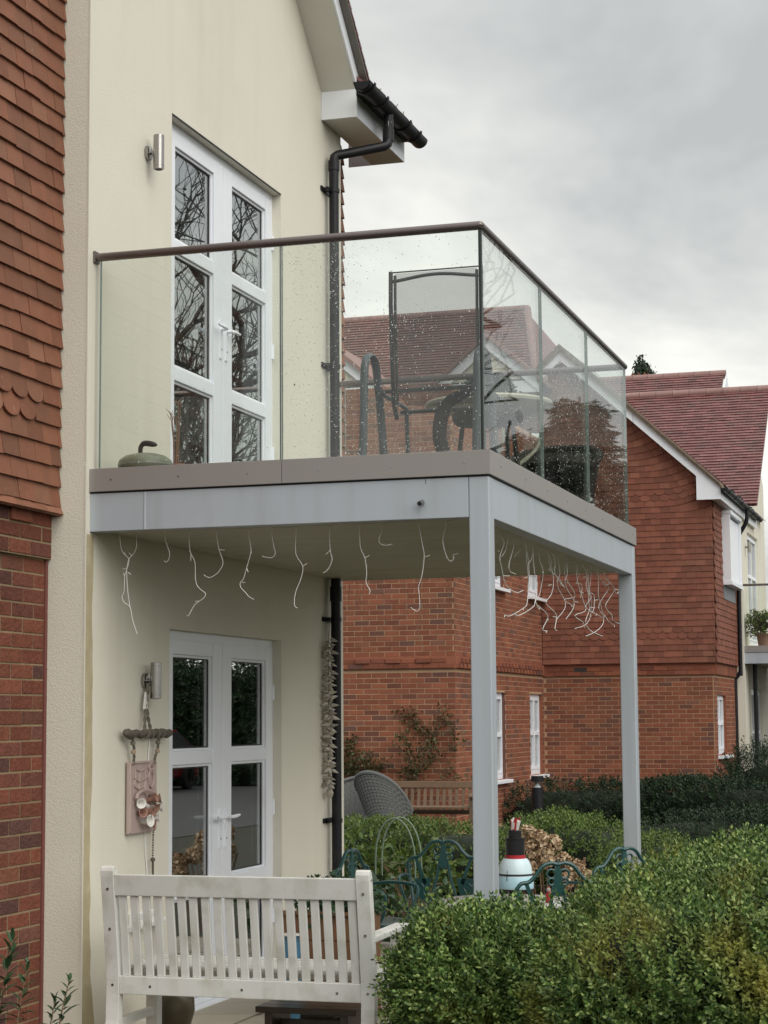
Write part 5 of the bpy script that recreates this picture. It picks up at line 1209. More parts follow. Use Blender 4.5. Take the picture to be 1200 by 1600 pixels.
# dried hydrangea
hyd = thing('dried_hydrangea', 'dried brown hydrangea heads behind the snowman lantern', 'plant', (1.28, 4.95, 0))
pv = [(-.5, -.5, 0), (.5, -.5, .12), (.5, .5, 0), (-.5, .5, .12)]
def petal_ball(c, r, n, seed):
    rg = np.random.default_rng(seed); D = rg.normal(0, 1, (n, 3)); D /= np.linalg.norm(D, axis=1, keepdims=True)
    P = np.array(c) + D*r*rg.uniform(.75, 1.05, (n, 1)); fr = rand_frames(P, D + rg.normal(0, 1.0, (n, 3)), .014, .027, rg)
    return scatter('flower_head', np.array(pv), np.array([(0, 1, 2, 3)]), fr, M['hydr'], hyd)
for k, (x, y, z, r) in enumerate([(1.10, 4.95, .74, .10), (1.19, 4.9, .72, .095), (1.27, 4.95, .69, .09), (1.14, 4.85, .64, .10), (1.25, 4.85, .60, .085), (1.36, 4.95, .57, .075), (1.46, 4.9, .52, .085), (1.40, 4.8, .44, .07), (1.05, 4.9, .62, .08), (1.54, 4.95, .45, .07), (1.16, 4.8, .52, .07)]):
    petal_ball((x, y, z), r*.80, 330, 50+k)
stm = MB()
for k in range(16):
    a = k*2.4; x0 = 1.25+.06*math.cos(a); stm.tube([(x0, 4.95+.05*math.sin(a), 0), (1.25+.20*math.cos(a), 4.93+.1*math.sin(a), .35), (1.25+.28*math.cos(a), 4.92+.12*math.sin(a), .60)], .005, 5)
build('stems', stm, M['twig'], hyd)

# broad leaved bush by the hoop
def leaf_bush(name, label, c, h, n, mat, seed, size=(.05, .09), group=None, cat='bush'):
    rg = np.random.default_rng(seed); c = np.array(c, float); h = np.array(h, float)
    t = thing(name, label, cat, (float(c[0]), float(c[1]), float(c[2]-h[2])), group)
    D = rg.normal(0, 1, (n, 3)); D /= np.linalg.norm(D, axis=1, keepdims=True)
    P = c + D*h*(rg.uniform(.25, 1, (n, 1))**.45)*(1 + .25*lump(D*2, seed, 1.0)[:, None])
    P[:, 2] = np.maximum(P[:, 2], .02)
    dirs = D*.6 + rg.normal(0, .5, (n, 3)) + np.array([0, -.2, .1]); fr = rand_frames(P, dirs, size[0], size[1], rg)
    v = [(0, 0, 0), (.3, .05, .35), (.0, -.02, 1.0), (-.3, .05, .35)]
    scatter('foliage', np.array(v), np.array([(0, 1, 2, 3)]), fr, mat, t, kind='stuff')
    m = MB()
    for k in range(14):
        a = k*2.4; e_ = P[k*7 % n]; m.tube([(c[0]+.05*math.cos(a), c[1]+.05*math.sin(a), max(0, c[2]-h[2]) - .02), tuple((np.array([c[0], c[1], c[2]-h[2]*.3])+e_)/2), tuple(e_)], [.009, .006, .003], 5)
    build('stems', m, M['twig'], t); return t
leaf_bush('leafy_bush', 'loose yellow green broad leaved bush behind the wire hoop', (-.12, 5.9, .34), (.55, .35, .34), 620, M['bigleaf'], 61)
leaf_bush('leafy_bush', 'low dark green clump of leaves beside the bench post', (.34, 4.4, .24), (.36, .3, .26), 360, M['glossy'], 62, (.06, .11))
leaf_bush('leafy_bush', 'straggly green shrub against the black downpipe', (-.55, 6.0, .42), (.26, .3, .36), 340, M['midleaf'], 63, (.04, .075))

ho = thing('plant_hoop', 'tall double green wire plant hoop tied with twine', 'plant support', (.02, 5.2, 0))
for dy_, dx_ in ((0, 0), (.10, .02)):
    P = [(-.125+dx_, 5.2+dy_, 0), (-.13+dx_, 5.2+dy_, .40), (-.125+dx_, 5.2+dy_, .62), (-.09+dx_, 5.2+dy_, .76), (-.02+dx_, 5.2+dy_, .84), (.05+dx_, 5.2+dy_, .845), (.12+dx_, 5.2+dy_, .78), (.165+dx_, 5.2+dy_, .66), (.18+dx_, 5.2+dy_, .5), (.185+dx_, 5.2+dy_, 0)]
    build('hoop', MB().tube(smooth_path(P, 4), .0065, 7), M['hoop'], ho, smooth=True)
build('twine', MB().tube(smooth_path([(-.13, 5.2, .555), (-.03, 5.2, .525), (.08, 5.2, .515), (.18, 5.2, .52)], 4), .004, 6), M['rope'], ho)

hedge('clipped_hedge', 'bright green clipped hedge in front of the wooden bench', 'hedge', (-1.15, 9.0, .24), (1.15, .45, .31), 2300, M['midleaf'], 71, leaf=.036, width=.020, nl=4, length=.10, depth=.09, amp=.05)
hedge('clipped_hedge', 'rounded yellow green hedge behind the dried hydrangea', 'hedge', (.42, 9.6, .27), (.66, .5, .32), 1500, M['midleaf'], 72, leaf=.036, width=.020, nl=4, length=.10, depth=.09, amp=.07, expo=2.8)
hedge('clipped_hedge', 'small green hedge bush beside the far balcony post', 'hedge', (1.42, 8.3, .22), (.42, .45, .32), 900, M['midleaf'], 73, leaf=.032, width=.018, nl=4, length=.09, depth=.09, amp=.06, expo=2.6)
hedge('yew_hedge', 'long dark green hedge below the brick walls', 'hedge', (-.15, 20.6, .14), (2.75, .55, .40), 3300, M['darkleaf'], 74, leaf=.055, width=.022, nl=5, length=.14, depth=.14, amp=.07)
hedge('yew_hedge', 'dark hedge in front of the far cream bay at the right edge', 'hedge', (1.7, 15.2, .02), (1.9, .6, .36), 1900, M['darkleaf'], 77, leaf=.05, width=.022, nl=5, length=.13, depth=.14, amp=.08, expo=2.6)
hedge('feathery_shrub', 'tall feathery dark shrub at the corner of the tile hung house', 'shrub', (1.25, 21.6, .52), (.85, .6, .50), 1300, M['darkleaf'], 75, leaf=.06, width=.016, nl=7, length=.28, depth=.22, amp=.14, expo=2.2, up=.9)

# ================================================================ wicker chairs, teak bench, bollard, climbing rose
def wicker_chair():
    t = thing('wicker_chair', '', 'chair', (0, 0, 0)); mt = M['wicker']
    n, k = 40, 16
    def P(a, f):            # a: angle round the back, f: 0 foot .. 1 rim
        top = .46 + .46*max(0, math.cos(a*.78))**.7
        r = .27 + .08*f + .03*f*f; z = .10 + (top-.10)*f
        return Vector((r*math.sin(a), r*math.cos(a)*.95 + .05*f*math.cos(a), z))
    A = np.linspace(-2.05, 2.05, n)
    sh_ = MB()
    for j in range(9):
        for a in A: sh_.v.append(tuple(P(a, j/8)*1.0 - Vector((0, 0, 0))))
    for j in range(8):
        for i in range(n-1): sh_.f.append([j*n+i, j*n+i+1, (j+1)*n+i+1, (j+1)*n+i]); sh_.mi.append(0)
    build('back_shell', sh_, mt, t, smooth=True)
    st_ = MB()
    for a in np.linspace(-2.0, 2.0, 27): st_.tube([P(a, f) + Vector((math.sin(a), math.cos(a), 0))*.004 for f in np.linspace(0, 1, 7)], .0075, 5)
    build('stakes', st_, mt, t, smooth=True, kind='stuff')
    wv = MB()
    for q in range(22):
        f = .04 + .92*q/21; wv.tube([P(a, f) + Vector((math.sin(a), math.cos(a), 0))*(.006 + .006*math.cos(i*math.pi + q*math.pi)) for i, a in enumerate(np.linspace(-2.03, 2.03, 54))], .006, 4)
    build('weave', wv, mt, t, kind='stuff')
    build('rim', MB().tube([P(a, 1.0) for a in np.linspace(-2.05, 2.05, 50)], .022, 8), mt, t, smooth=True)
    build('seat', MB().lathe([(.0005, .36), (.27, .36), (.29, .38), (.29, .41), (.27, .43), (.0005, .43)], 24, Matrix.Translation((0, -.01, 0))), mt, t, smooth=True)
    for a in (-2.0, -.9, .9, 2.0): build('leg', MB().tube([P(a, .12) , Vector((P(a, 0).x*1.02, P(a, 0).y*1.02, 0))], .018, 7), mt, t, smooth=True)
    return t
wc = wicker_chair()
wc.location = (-2.78, 12.6, 0); wc.rotation_euler = (0, 0, R(-12)); wc['label'] = 'grey wicker tub chair partly behind the black downpipe'; wc['group'] = 'wicker tub chairs'
w2 = copy_tree(wc); w2.location = (-2.08, 12.3, .0); w2.rotation_euler = (R(6), R(24), R(150)); w2.scale = (.72, .78, 1.12); w2['label'] = 'grey wicker tub chair tipped over showing its woven back'; w2['group'] = 'wicker tub chairs'

tk = thing('teak_bench', 'brown slatted wooden bench against the far brick wall', 'bench', (-3.0, 16.6, 0)); mt = M['teak']
bx0, bx1, by = -3.95, -2.22, 16.75
for x in (bx0, bx1-.07): build('back_post', MB().prism([(x, by-.03, 0), (x, by+.03, 0), (x, by+.06, .45), (x, by+.12, .80), (x, by+.06, .82), (x, by, .45)], (.07, 0, 0)), mt, tk, bevel=.004)
build('top_rail', MB().box(bx0+.071, bx1-.071, by+.05, by+.09, .655, .745), mt, tk, bevel=.006)
build('lower_rail', MB().box(bx0+.071, bx1-.071, by+.0, by+.04, .30, .36), mt, tk, bevel=.004)
nsl = 18
for i in range(nsl):
    x = bx0 + .09 + (bx1-bx0-.2)*i/(nsl-1)
    build('back_slat', MB().prism([(x-.022, by+.012, .361), (x+.022, by+.012, .361), (x+.022, by+.062, .654), (x-.022, by+.062, .654)], (0, .018, 0)), mt, tk, bevel=.002, seg=1)
for x in (bx0-.005, bx1-.08):
    build('arm', MB().prism([(x, by+.0, .56), (x, by-.30, .60), (x, by-.52, .575), (x, by-.52, .545), (x, by-.30, .565), (x, by+.0, .53)], (.085, 0, 0)), mt, tk, bevel=.006)
    build('front_leg', MB().box(x+.008, x+.07, by-.47, by-.40, 0, .548), mt, tk, bevel=.003)
for i in range(6): build('seat_slat', MB().box(bx0, bx1, by-.46+i*.075, by-.40+i*.075, .40, .42), mt, tk, bevel=.003)

bo = thing('bollard_light', 'black bollard garden light with clear lens in front of the dark hedge', 'bollard light', (-1.745, 18, 0))
T = Matrix.Translation((-1.745, 18, 0))
build('post', MB().lathe([(.0005, -.05), (.082, -.05), (.082, .62), (.0005, .62)], 24, T), M['pvcblack'], bo, smooth=True)
build('lens', MB().lathe([(.076, .621), (.077, .700), (.070, .700), (.069, .621)], 24, T), glass_mat('lens_glass', (.9, .92, .92), .06), bo, smooth=True)
build('reflector', MB().lathe([(.0005, .622), (.05, .622), (.03, .65), (.008, .699), (.0005, .699)], 18, T), M['upvc'], bo, smooth=True)
build('cap', MB().lathe([(.0005, .701), (.088, .701), (.088, .775), (.082, .782), (.0005, .784)], 24, T), M['pvcblack'], bo, smooth=True)

ro = thing('climbing_rose', 'thin sparse climbing rose trained against the far brick wall', 'climbing plant', (-3.55, 17.38, 0))
rg = np.random.default_rng(81); cn = MB(); tips = []
def cane(p, d, L_, r, lv):
    P = [Vector(p)]; d = Vector(d).normalized()
    for i in range(6):
        d = (d + Vector((rg.normal(0, .16), rg.normal(0, .03), rg.normal(.03, .10)))).normalized(); q = P[-1] + d*L_/6; q.y = min(q.y, 17.46); P.append(q)
        if lv < 2 and i > 0 and rg.random() < .8: cane(q, d + Vector((rg.normal(0, .9), rg.normal(0, .1), rg.normal(0, .4))), L_*rg.uniform(.3, .55), r*.6, lv+1)
        if lv > 0 or i > 2: tips.append((q, d))
    cn.tube(P, [r*(1 - .1*i) for i in range(7)], 5)
cane((-3.66, 17.38, 0), (.10, 0, 1), 1.45, .011, 0); cane((-3.60, 17.38, .3), (.35, 0, .8), .8, .008, 0); cane((-3.70, 17.38, .3), (-.5, 0, .6), .8, .008, 0); cane((-4.1, 17.38, 0), (-.1, 0, 1), .95, .008, 0)
build('canes', cn, M['twig'], ro)
PP = np.repeat(np.array([tuple(a) for a, b in tips]), 4, 0) + rg.normal(0, .05, (len(tips)*4, 3))*np.array([1, .35, 1]); PP[:, 1] = np.minimum(PP[:, 1], 17.465)
scatter('foliage', np.array([(0, 0, 0), (.28, .05, .45), (0, 0, 1.0), (-.28, .05, .45)]), np.array([(0, 1, 2, 3)]), rand_frames(PP, rg.normal(0, 1, PP.shape) + np.array([0, -.4, 0]), .035, .07, rg), M['roseleaf'], ro, kind='stuff')
bl = thing('wall_light_box', 'small dark fitting on the far brick wall above the wooden bench', 'wall fitting', (-2.42, 17.46, 1.55))

# ================================================================ far brick house (left block)
X1, X2, YA, YB = -2.80, .073, 17.5, 23.3
fh = thing('brick_house', 'orange red brick house block with corbelled band beyond the garden', 'house', (-5, 18, 0))
fw = build('front_wall', MB().box(-8, X1-.006, YA, YA+.3, -.1, 6.36), M['fmortar'], fh)
brick_field(fw, (0, YA, 0), (1, 0, 0), (0, -1, 0), -5.4, X1+.003, 0, 2.25, M['fbrick'], lambda u, z: (u < -4.75)*10 + abs(u+3.7) - z*.2, limit=235, start=X1+.003-.215)
brick_field(fw, (0, YA, 0), (1, 0, 0), (0, -1, 0), -5.4, X1+.003, 2.475, 6.36, M['fbrick'], lambda u, z: z, limit=60)
band = build('corbel_band', MB().box(-8, X1+.03, YA-.03, YA+.001, 2.30, 2.475), M['fbrick'], fh)
cb_ = []
for r, zc in enumerate((2.34, 2.415)):
    x = X1 - .1125*r
    while x > -5.4:
        cb_.append(np.array(frame((x-.11, YA-.03, zc), Vector((-.215, 0, 0)), Vector((0, 0, .066)), Vector((0, -(.008 + (.02 if (len(cb_) % 2 and r) else 0)), 0))))); x -= .225
pieces('brick', mesh_from('band_brick', BRV, BRF, M['fbrick']), cb_, band)
WS = [(19.58, 20.50), (22.24, 23.16)]
holes = [(a, b, .66, 1.99) for a, b in WS] + [(a, b, 3.60, 4.93) for a, b in WS]
def walled(name, parent, x, y0, y1, z0, z1, hs, mat):
    """wall in the plane x=const, facing +X, built in strips round its window openings"""
    m = MB(); ys = sorted({y0, y1, *[h for q in hs for h in q[:2]]}); zs = sorted({z0, z1, *[h for q in hs for h in q[2:]]})
    for a, b in zip(ys, ys[1:]):
        for c, d in zip(zs, zs[1:]):
            if any(h[0] <= a and b <= h[1] and h[2] <= c and d <= h[3] for h in hs): continue
            m.add([(x, a, c), (x, b, c), (x, b, d), (x, a, d)], [(0, 1, 2, 3)])
    w_ = build(name, m, mat, parent); rv = MB()
    for a, b, c, d in hs:
        rv.add([(x, a, c), (x-.14, a, c), (x-.14, a, d), (x, a, d)], [(0, 1, 2, 3)]); rv.add([(x, b, c), (x-.14, b, c), (x-.14, b, d), (x, b, d)], [(0, 1, 2, 3)])
        rv.add([(x, a, d), (x-.14, a, d), (x-.14, b, d), (x, b, d)], [(0, 1, 2, 3)]); rv.add([(x, a, c), (x-.14, a, c), (x-.14, b, c), (x, b, c)], [(0, 1, 2, 3)])
    build('window_reveal', rv, M['fbrick'] if mat is M['fmortar'] else mat, w_, kind='stuff')
    return w_
sw = walled('side_wall', fh, X1, YA+.0005, YB-.001, -.1, 6.36, holes, M['fmortar'])
brick_field(sw, (X1, 0, 0), (0, 1, 0), (1, 0, 0), YA+.001, YB-.002, 0, 2.25, M['fbrick'], lambda u, z: 0, holes=holes, head=False, limit=0, start=YA+.001)
brick_field(sw, (X1, 0, 0), (0, 1, 0), (1, 0, 0), YA+.001, YB-.002, 2.475, 6.30, M['fbrick'], lambda u, z: 0, holes=holes, limit=0, start=YA+.001)
b2 = build('corbel_band', MB().box(X1-.001, X1+.03, YA+.0011, YB-.002, 2.30, 2.475), M['fbrick'], fh)
cb2 = []
for r, zc in enumerate((2.34, 2.415)):
    y = YA + .1125*r
    while y < YB-.2: cb2.append(np.array(frame((X1+.03, y+.05, zc), Vector((0, .1, 0)), Vector((0, 0, .066)), Vector((.008 + (.02 if (len(cb2) % 2) else 0), 0, 0))))); y += .1125
scatter('brickwork', BRV, BRF, cb2, M['fbrick'], b2, kind='stuff')

def casement(parent, O, u, n, w, h, lights=2, split=.5, label=None, sill=True, mat=None):
    """white window: O lower left corner on the glass plane, u along, n outwards"""
    mat = mat or M['upvc']; F4 = frame(O, Vector(u), Vector((0, 0, 1)), Vector(n))
    def b(m, x0, x1, y0, y1, z0, z1): return m.box(x0, x1, y0, y1, z0, z1)
    m = MB(); t = .06
    b(m, 0, t, 0, h, -.05, .01); b(m, w-t, w, 0, h, -.05, .01); b(m, t, w-t, 0, t+.03, -.05, .01); b(m, t, w-t, h-t, h, -.05, .01)
    wd = build('window', m.xf(F4), mat, parent, label=label)
    lw = (w-2*t)/lights
    for i in range(lights):
        x0 = t + i*lw; s = MB(); q = .045; y0, y1 = t+.03, h-t; ym = y0 + (y1-y0)*split
        b(s, x0+.002, x0+q, y0+.002, y1-.002, -.045, .022); b(s, x0+lw-q, x0+lw-.002, y0+.002, y1-.002, -.045, .022)
        b(s, x0+q, x0+lw-q, y0+.002, y0+q, -.045, .022); b(s, x0+q, x0+lw-q, y1-q, y1-.002, -.045, .022); b(s, x0+q, x0+lw-q, ym-.03, ym+.03, -.045, .026)
        build('sash', s.xf(F4), mat, wd)
        for (za, zb) in ((y0+q, ym-.03), (ym+.03, y1-q)):
            p = MB(); b(p, x0+q, x0+lw-q, za, zb, -.02, -.012); build('pane', p.xf(F4), M['pane'], wd)
    k = MB(); b(k, .01, w-.01, .01, h-.01, -.30, -.29); build('blind', k.xf(F4), M['curtain'] if lights > 1 else M['dark'], wd)
    if sill:
        k = MB(); b(k, -.08, w+.08, -.055, -.002, -.04, .16); build('sill', k.xf(F4), mat, wd, bevel=.006)
    return wd
for (a, b_, c, d) in holes: casement(fh, (X1-.06, a, c), (0, 1, 0), (1, 0, 0), b_-a, d-c)
# roof behind, with two cream gablets
PT = .84
def slope_roof(parent, name, x0, x1, y0, z0, run, mat, limit, near, pitch=PT, ur=None):
    v = Vector((0, 1, pitch)).normalized(); n = Vector((0, -pitch, 1)).normalized(); Ls = run*math.sqrt(1+pitch*pitch)
    pl_ = build(name, MB().add([(x0, y0, z0), (x1, y0, z0), (x1, y0+run, z0+run*pitch), (x0, y0+run, z0+run*pitch)], [(0, 1, 2, 3)]) if ur is None else
                MB().add([(x0, y0, z0), (ur(0)[1], y0, z0), (ur(int(Ls/.1))[1], y0+run, z0+run*pitch), (x0, y0+run, z0+run*pitch)], [(0, 1, 2, 3)]), mat, parent)
    tile_field(pl_, Vector((0, y0, z0)) + n*.004, (1, 0, 0), v, n, int(Ls/.1), .1, ur or (lambda r: (x0, x1)), mat, near, t=.03, limit=limit, name='roof_tile')
    return pl_
def ridge_tiles(parent, p, q, n, r=.085):
    p, q = Vector(p), Vector(q); d = (q-p)/n; k = 8
    for i in range(n):
        a, b_ = p + d*i, p + d*(i+1)*1 - d*.02
        m = MB(); m.tube([a, a + d*.06, b_ - d*.001], [r*1.06, r, r], 12); build('ridge_tile', m, M['ridge'], parent, smooth=True)
RA0, RAz, RUN = 23.0, 6.42, 3.45
ra = slope_roof(fh, 'main_roof', -9.5, -3.6, RA0, RAz, RUN, M['brownroof'], 280, lambda u, r: abs(u+4.6) + (r < 8)*5 + (r > 30)*.5, ur=lambda r: (-9.5, -3.72 + .30*(43-r)*.1*.766*1.0))
ridge_tiles(ra, (-9.5, RA0+RUN, RAz+RUN*PT+.02), (-3.72, RA0+RUN, RAz+RUN*PT+.02), 15)
ridge_tiles(ra, (-3.70, RA0+RUN, RAz+RUN*PT+.02), (-2.75, RA0+.25, RAz+.25*PT+.1), 9, .08)
hipf = build('hip_slope', MB().add([(-3.72, RA0+RUN, RAz+RUN*PT), (-2.75, RA0+.2, RAz), (-1.5, RA0+RUN*1.5, RAz)], [(0, 1, 2)]), M['rooftile'], fh)
def gablet(parent, xa, yf, za, half, slope=.86):
    zb = za - half*slope
    build('gablet_wall', MB().prism([(xa-half*.86, yf, zb+.02), (xa+half*.86, yf, zb+.02), (xa, yf, za-.16)], (0, .06, 0)), M['render'], parent)
    for s in (-1, 1):
        build('barge_board', MB().prism([(xa, yf-.08, za-.20), (xa, yf-.08, za), (xa+s*half, yf-.08, zb), (xa+s*half, yf-.08, zb-.20)], (0, .03, 0)), M['upvc'], parent, bevel=.004)
        build('gablet_roof', MB().prism([(xa, yf-.16, za+.075), (xa, yf-.16, za+.005), (xa+s*half*1.06, yf-.16, zb-.045), (xa+s*half*1.06, yf-.16, zb+.03)], (0, 2.4, 0)), M['ridge'], parent)
    build('gablet_fascia', MB().box(xa-half, xa+half, yf-.05, yf+.05, zb-.22, zb-.02), M['upvc'], parent)
gablet(fh, -3.42, 22.2, 7.95, .86)
gablet(fh, -6.28, 22.2, 8.05, .92)

# ================================================================ tile-hung house
th = thing('tile_hung_house', 'tile hung gabled house over brick with white barge boards and red roof', 'house', (-1.3, 25, 0))
f2 = build('front_wall', MB().box(X1, X2-.001, YB, YB+.3, -.1, 2.47), M['fmortar'], th)
vent = [(-2.26, -2.05, 2.365, 2.43), (-1.42, -1.21, 2.365, 2.43)]
nf = lambda u, z: (abs(u+1.0) < .28)*20 + (z < .35)*10 + abs(u+1.2)*.1
brick_field(f2, (0, YB, 0), (1, 0, 0), (0, -1, 0), X1+.012, X2-.02, 0, 2.25, M['fbrick'], nf, limit=300, start=X2-.02-.215)
c2 = build('corbel_band', MB().box(X1+.012, X2+.02, YB-.028, YB-.001, 2.285, 2.475), M['fbrick'], th)
cc = []
for r, zc in enumerate((2.325, 2.40)):
    x = X2 + .018 - .11*r
    while x > X1+.2:
        if not (r == 1 and any(a-.11 < x-.11 < b_+.11 for a, b_, _, _ in vent)): cc.append(np.array(frame((x-.11, YB-.028, zc), Vector((-.215, 0, 0)), Vector((0, 0, .066)), Vector((0, -.008, 0)))))
        x -= .225
pieces('brick', bpy.data.meshes['band_brick'], cc, c2)
for a, b_, c, d in vent: build('air_brick', MB().box(a, b_, YB-.034, YB-.0285, c, d), M['dark'], c2)
hs2 = [(23.66, 24.80, .95, 1.985)]
s2 = walled('side_wall', th, X2, YB+.001, 26.28, -.1, 2.47, hs2, M['fmortar'])
brick_field(s2, (X2, 0, 0), (0, 1, 0), (1, 0, 0), YB-.006, 26.28, 0, 2.25, M['fbrick'], lambda u, z: u, holes=hs2, limit=0)
b3 = build('corbel_band', MB().box(X2-.001, X2+.028, YB+.0012, 26.28, 2.285, 2.475), M['fbrick'], th)
scatter('brickwork', BRV, BRF, [np.array(frame((X2+.028, YB+.06+.1125*i, 2.38), Vector((0, .1, 0)), Vector((0, 0, .17)), Vector((.01, 0, 0)))) for i in range(26)], M['fbrick'], b3, kind='stuff')
casement(th, (X2-.06, 23.66, .95), (0, 1, 0), (1, 0, 0), 1.14, 1.035)
# tile hanging: front with gable, rising under the barge boards
YT, XTT = YB-.045, X2+.045
GL = lambda x: 5.455 - .92*x - .10         # barge underside
zr0, gg = 2.49, .1005
def urf(r):
    z = zr0 + r*gg
    xr = X2 + .05
    if z > 5.10: xr = min(-.12, (5.455 - .92*0 - z - .12)/.92)
    xl = X1 + .012
    zl = 7.62 - (-2.36 - xl)*.92
    if z > 6.7: xl = max(xl, -2.36 - (7.55 - z)/.92)
    return (xl, xr) if xr - xl > .05 else None
tf = build('tile_backing', MB().prism([(X1+.012, YT, 2.472), (X2+.04, YT, 2.472), (X2+.04, YT, 5.15), (-.10, YT, 5.45), (-2.3, YT, 7.5), (X1+.012, YT, 7.1)], (0, .04, 0)), M['ftile'], th)
def tlt(u, r):
    z = zr0 + r*gg
    if z < 5.0: return (0, 0)
    xr = urf(r)[1]; dd = max(0, .52 - (xr - u))
    return (dd*.75, dd*dd*.42)
tile_field(tf, (0, YT, zr0), (1, 0, 0), (0, 0, 1), (0, -1, 0), 50, gg, urf, M['ftile'],
           lambda u, r: (abs(u+1.02) < .33)*30 + (u < -2.0)*8 + (r > 37)*3 - u*.5 + (r > 28 and u < -1.1)*15, t=.015, limit=300, clubs=(4, 5, 27, 28), clubrange=(-2.35, -.22), tilt=tlt)
ts = build('tile_backing', MB().box(X2+.001, XTT, YT+.001, 26.27, 2.472, 5.16), M['ftile'], th)
hs3 = [(24.35, 25.92, 3.88, 5.02)]
tile_rows = []
def side_rows():
    mats = []
    for r in range(27):
        z = zr0 + r*gg; off = .0825 if r % 2 else 0
        k = 0
        while True:
            y = YT + off + .165*(k+.5); k += 1
            if y > 26.26: break
            if 24.28 < y < 25.99 and 3.55 < z < 5.0: continue
            mats.append(np.array(frame((XTT+random.uniform(0, .003), y, z), Vector((0, .163, 0)), Vector((0, 0, gg)), Vector((.015, 0, 0)))))
    return mats
sr = side_rows(); pieces('tile', bpy.data.meshes['tile'] if False else mesh_from('side_tile', TLV, TLF, M['ftile']), sr[:0], ts)
scatter('tile_courses', TLV, TLF, sr, M['ftile'], ts, kind='stuff')
oriel = casement(th, (XTT+.07, 24.40, 3.92), (0, 1, 0), (1, 0, 0), 1.50, 1.10, sill=False)
build('white_panel', MB().box(XTT+.10, XTT+.115, 24.41, 25.89, 3.93, 5.01), M['upvc'], oriel)
for y in (24.34, 25.905): build('window_cheek', MB().box(XTT-.02, XTT+.16, y, y+.055, 3.86, 5.06), M['upvc'], oriel)
build('window_head', MB().box(XTT-.02, XTT+.18, 24.33, 25.97, 5.062, 5.12), M['upvc'], oriel); build('window_base', MB().box(XTT-.02, XTT+.18, 24.33, 25.97, 3.84, 3.902), M['upvc'], oriel)
build('lead_apron', MB().box(XTT+.005, XTT+.035, 24.36, 25.95, 3.60, 3.838), M['lead'], th)
# barge boards, undercloak, eaves box
yb = 23.03
L0 = lambda x: 5.479 - .92*x; U0 = lambda x: 5.640 - .92*x
build('barge_board', MB().prism([(-.10, yb, 5.17), (.30, yb, 5.17), (.30, yb, U0(.30)), (-1.13, yb, U0(-1.13)), (-1.13, yb, L0(-1.13)), (-.10, yb, L0(-.10))], (0, .025, 0)), M['upvc'], th, bevel=.003, label='lower white barge board with boxed foot')
build('barge_board', MB().prism([(-1.136, yb, L0(-1.136)), (-1.136, yb, U0(-1.136)), (-2.36, yb, U0(-2.36)), (-2.36, yb, L0(-2.36)-.0)], (0, .025, 0)), M['upvc'], th, bevel=.003)
build('barge_board', MB().prism([(-2.362, yb, L0(-2.36)), (-2.362, yb, U0(-2.36)), (-3.0, yb, U0(-2.36)-.64*.92), (-3.0, yb, L0(-2.36)-.64*.92)], (0, .025, 0)), M['upvc'], th, bevel=.003)
build('verge_soffit', MB().prism([(-.10, yb+.026, L0(-.10)+.01), (-2.36, yb+.026, L0(-2.36)+.01), (-2.36, yb+.026, L0(-2.36)+.03), (-.10, yb+.026, L0(-.10)+.03)], (0, .30, 0)), M['soffitw'], th)
M['verge'] = pm('weathered_verge_mortar', (.24, .19, .14), .9, .3, 14, streak=((.12, .09, .07), .7, 20, 20, .5, .7))
for (xa, xb) in ((.34, -2.36),):
    for q in range(3):
        o1, o2 = .002 + .042*q, .002 + .042*(q+1) - .006
        build('verge_tile', MB().prism([(xa-.02*q, yb-.05-.012*q, U0(xa)+o1), (xb, yb-.05-.012*q, U0(xb)+o1), (xb, yb-.05-.012*q, U0(xb)+o2), (xa-.02*q, yb-.05-.012*q, U0(xa)+o2)], (0, .5, 0)), M['verge'], th)
        build('verge_tile', MB().prism([(-2.362, yb-.05-.012*q, U0(xb)+o1), (-3.0, yb-.05-.012*q, U0(xb)-.64*.92+o1), (-3.0, yb-.05-.012*q, U0(xb)-.64*.92+o2), (-2.362, yb-.05-.012*q, U0(xb)+o2)], (0, .5, 0)), M['verge'], th)
build('gable_roof', MB().prism([(.345, yb+.40, U0(.345)+.10), (-2.36, yb+.40, U0(-2.36)+.10), (-2.36, yb+.40, U0(-2.36)+.118), (.345, yb+.40, U0(.345)+.118)], (0, 6.2, 0)), M['rooftile'], th)
build('eaves_soffit', MB().box(X2+.06, .285, yb+.026, 28.4, 5.172, 5.185), M['soffitw'], th)
build('eaves_fascia', MB().box(.286, .302, yb+.027, 28.4, 5.165, 5.36), M['upvc'], th)
g2 = gutter('gutter', .368, 22.95, 28.35, 5.345, .06, M['pvcblack'], th, (23.3, 24.2, 25.1, 26.0, 26.9, 27.8))
mo = MB()
for i in range(40):
    y = random.uniform(23.2, 27.8); s = random.uniform(.02, .05); mo.lathe([(.0005, -s*.5), (s, -s*.1), (s*.8, s*.4), (.0005, s*.6)], 6, Matrix.Translation((.37+random.uniform(-.03, .05), y, 5.36)))
build('moss', mo, M['pvcblack'], g2, kind='stuff')
dp2 = MB(); dp2.tube(smooth_path([(.37, 26.14, 5.30), (.37, 26.14, 5.16), (.34, 26.14, 5.05), (.235, 26.14, 4.88), (.20, 26.14, 4.80), (.195, 26.14, 4.6), (.185, 26.14, 2.50), (.18, 26.14, 2.40), (.10, 26.14, 2.27), (.085, 26.14, 2.18), (.085, 26.14, 0)], 3), .038, 10)
build('downpipe', dp2, M['pvcblack'], th, smooth=True)
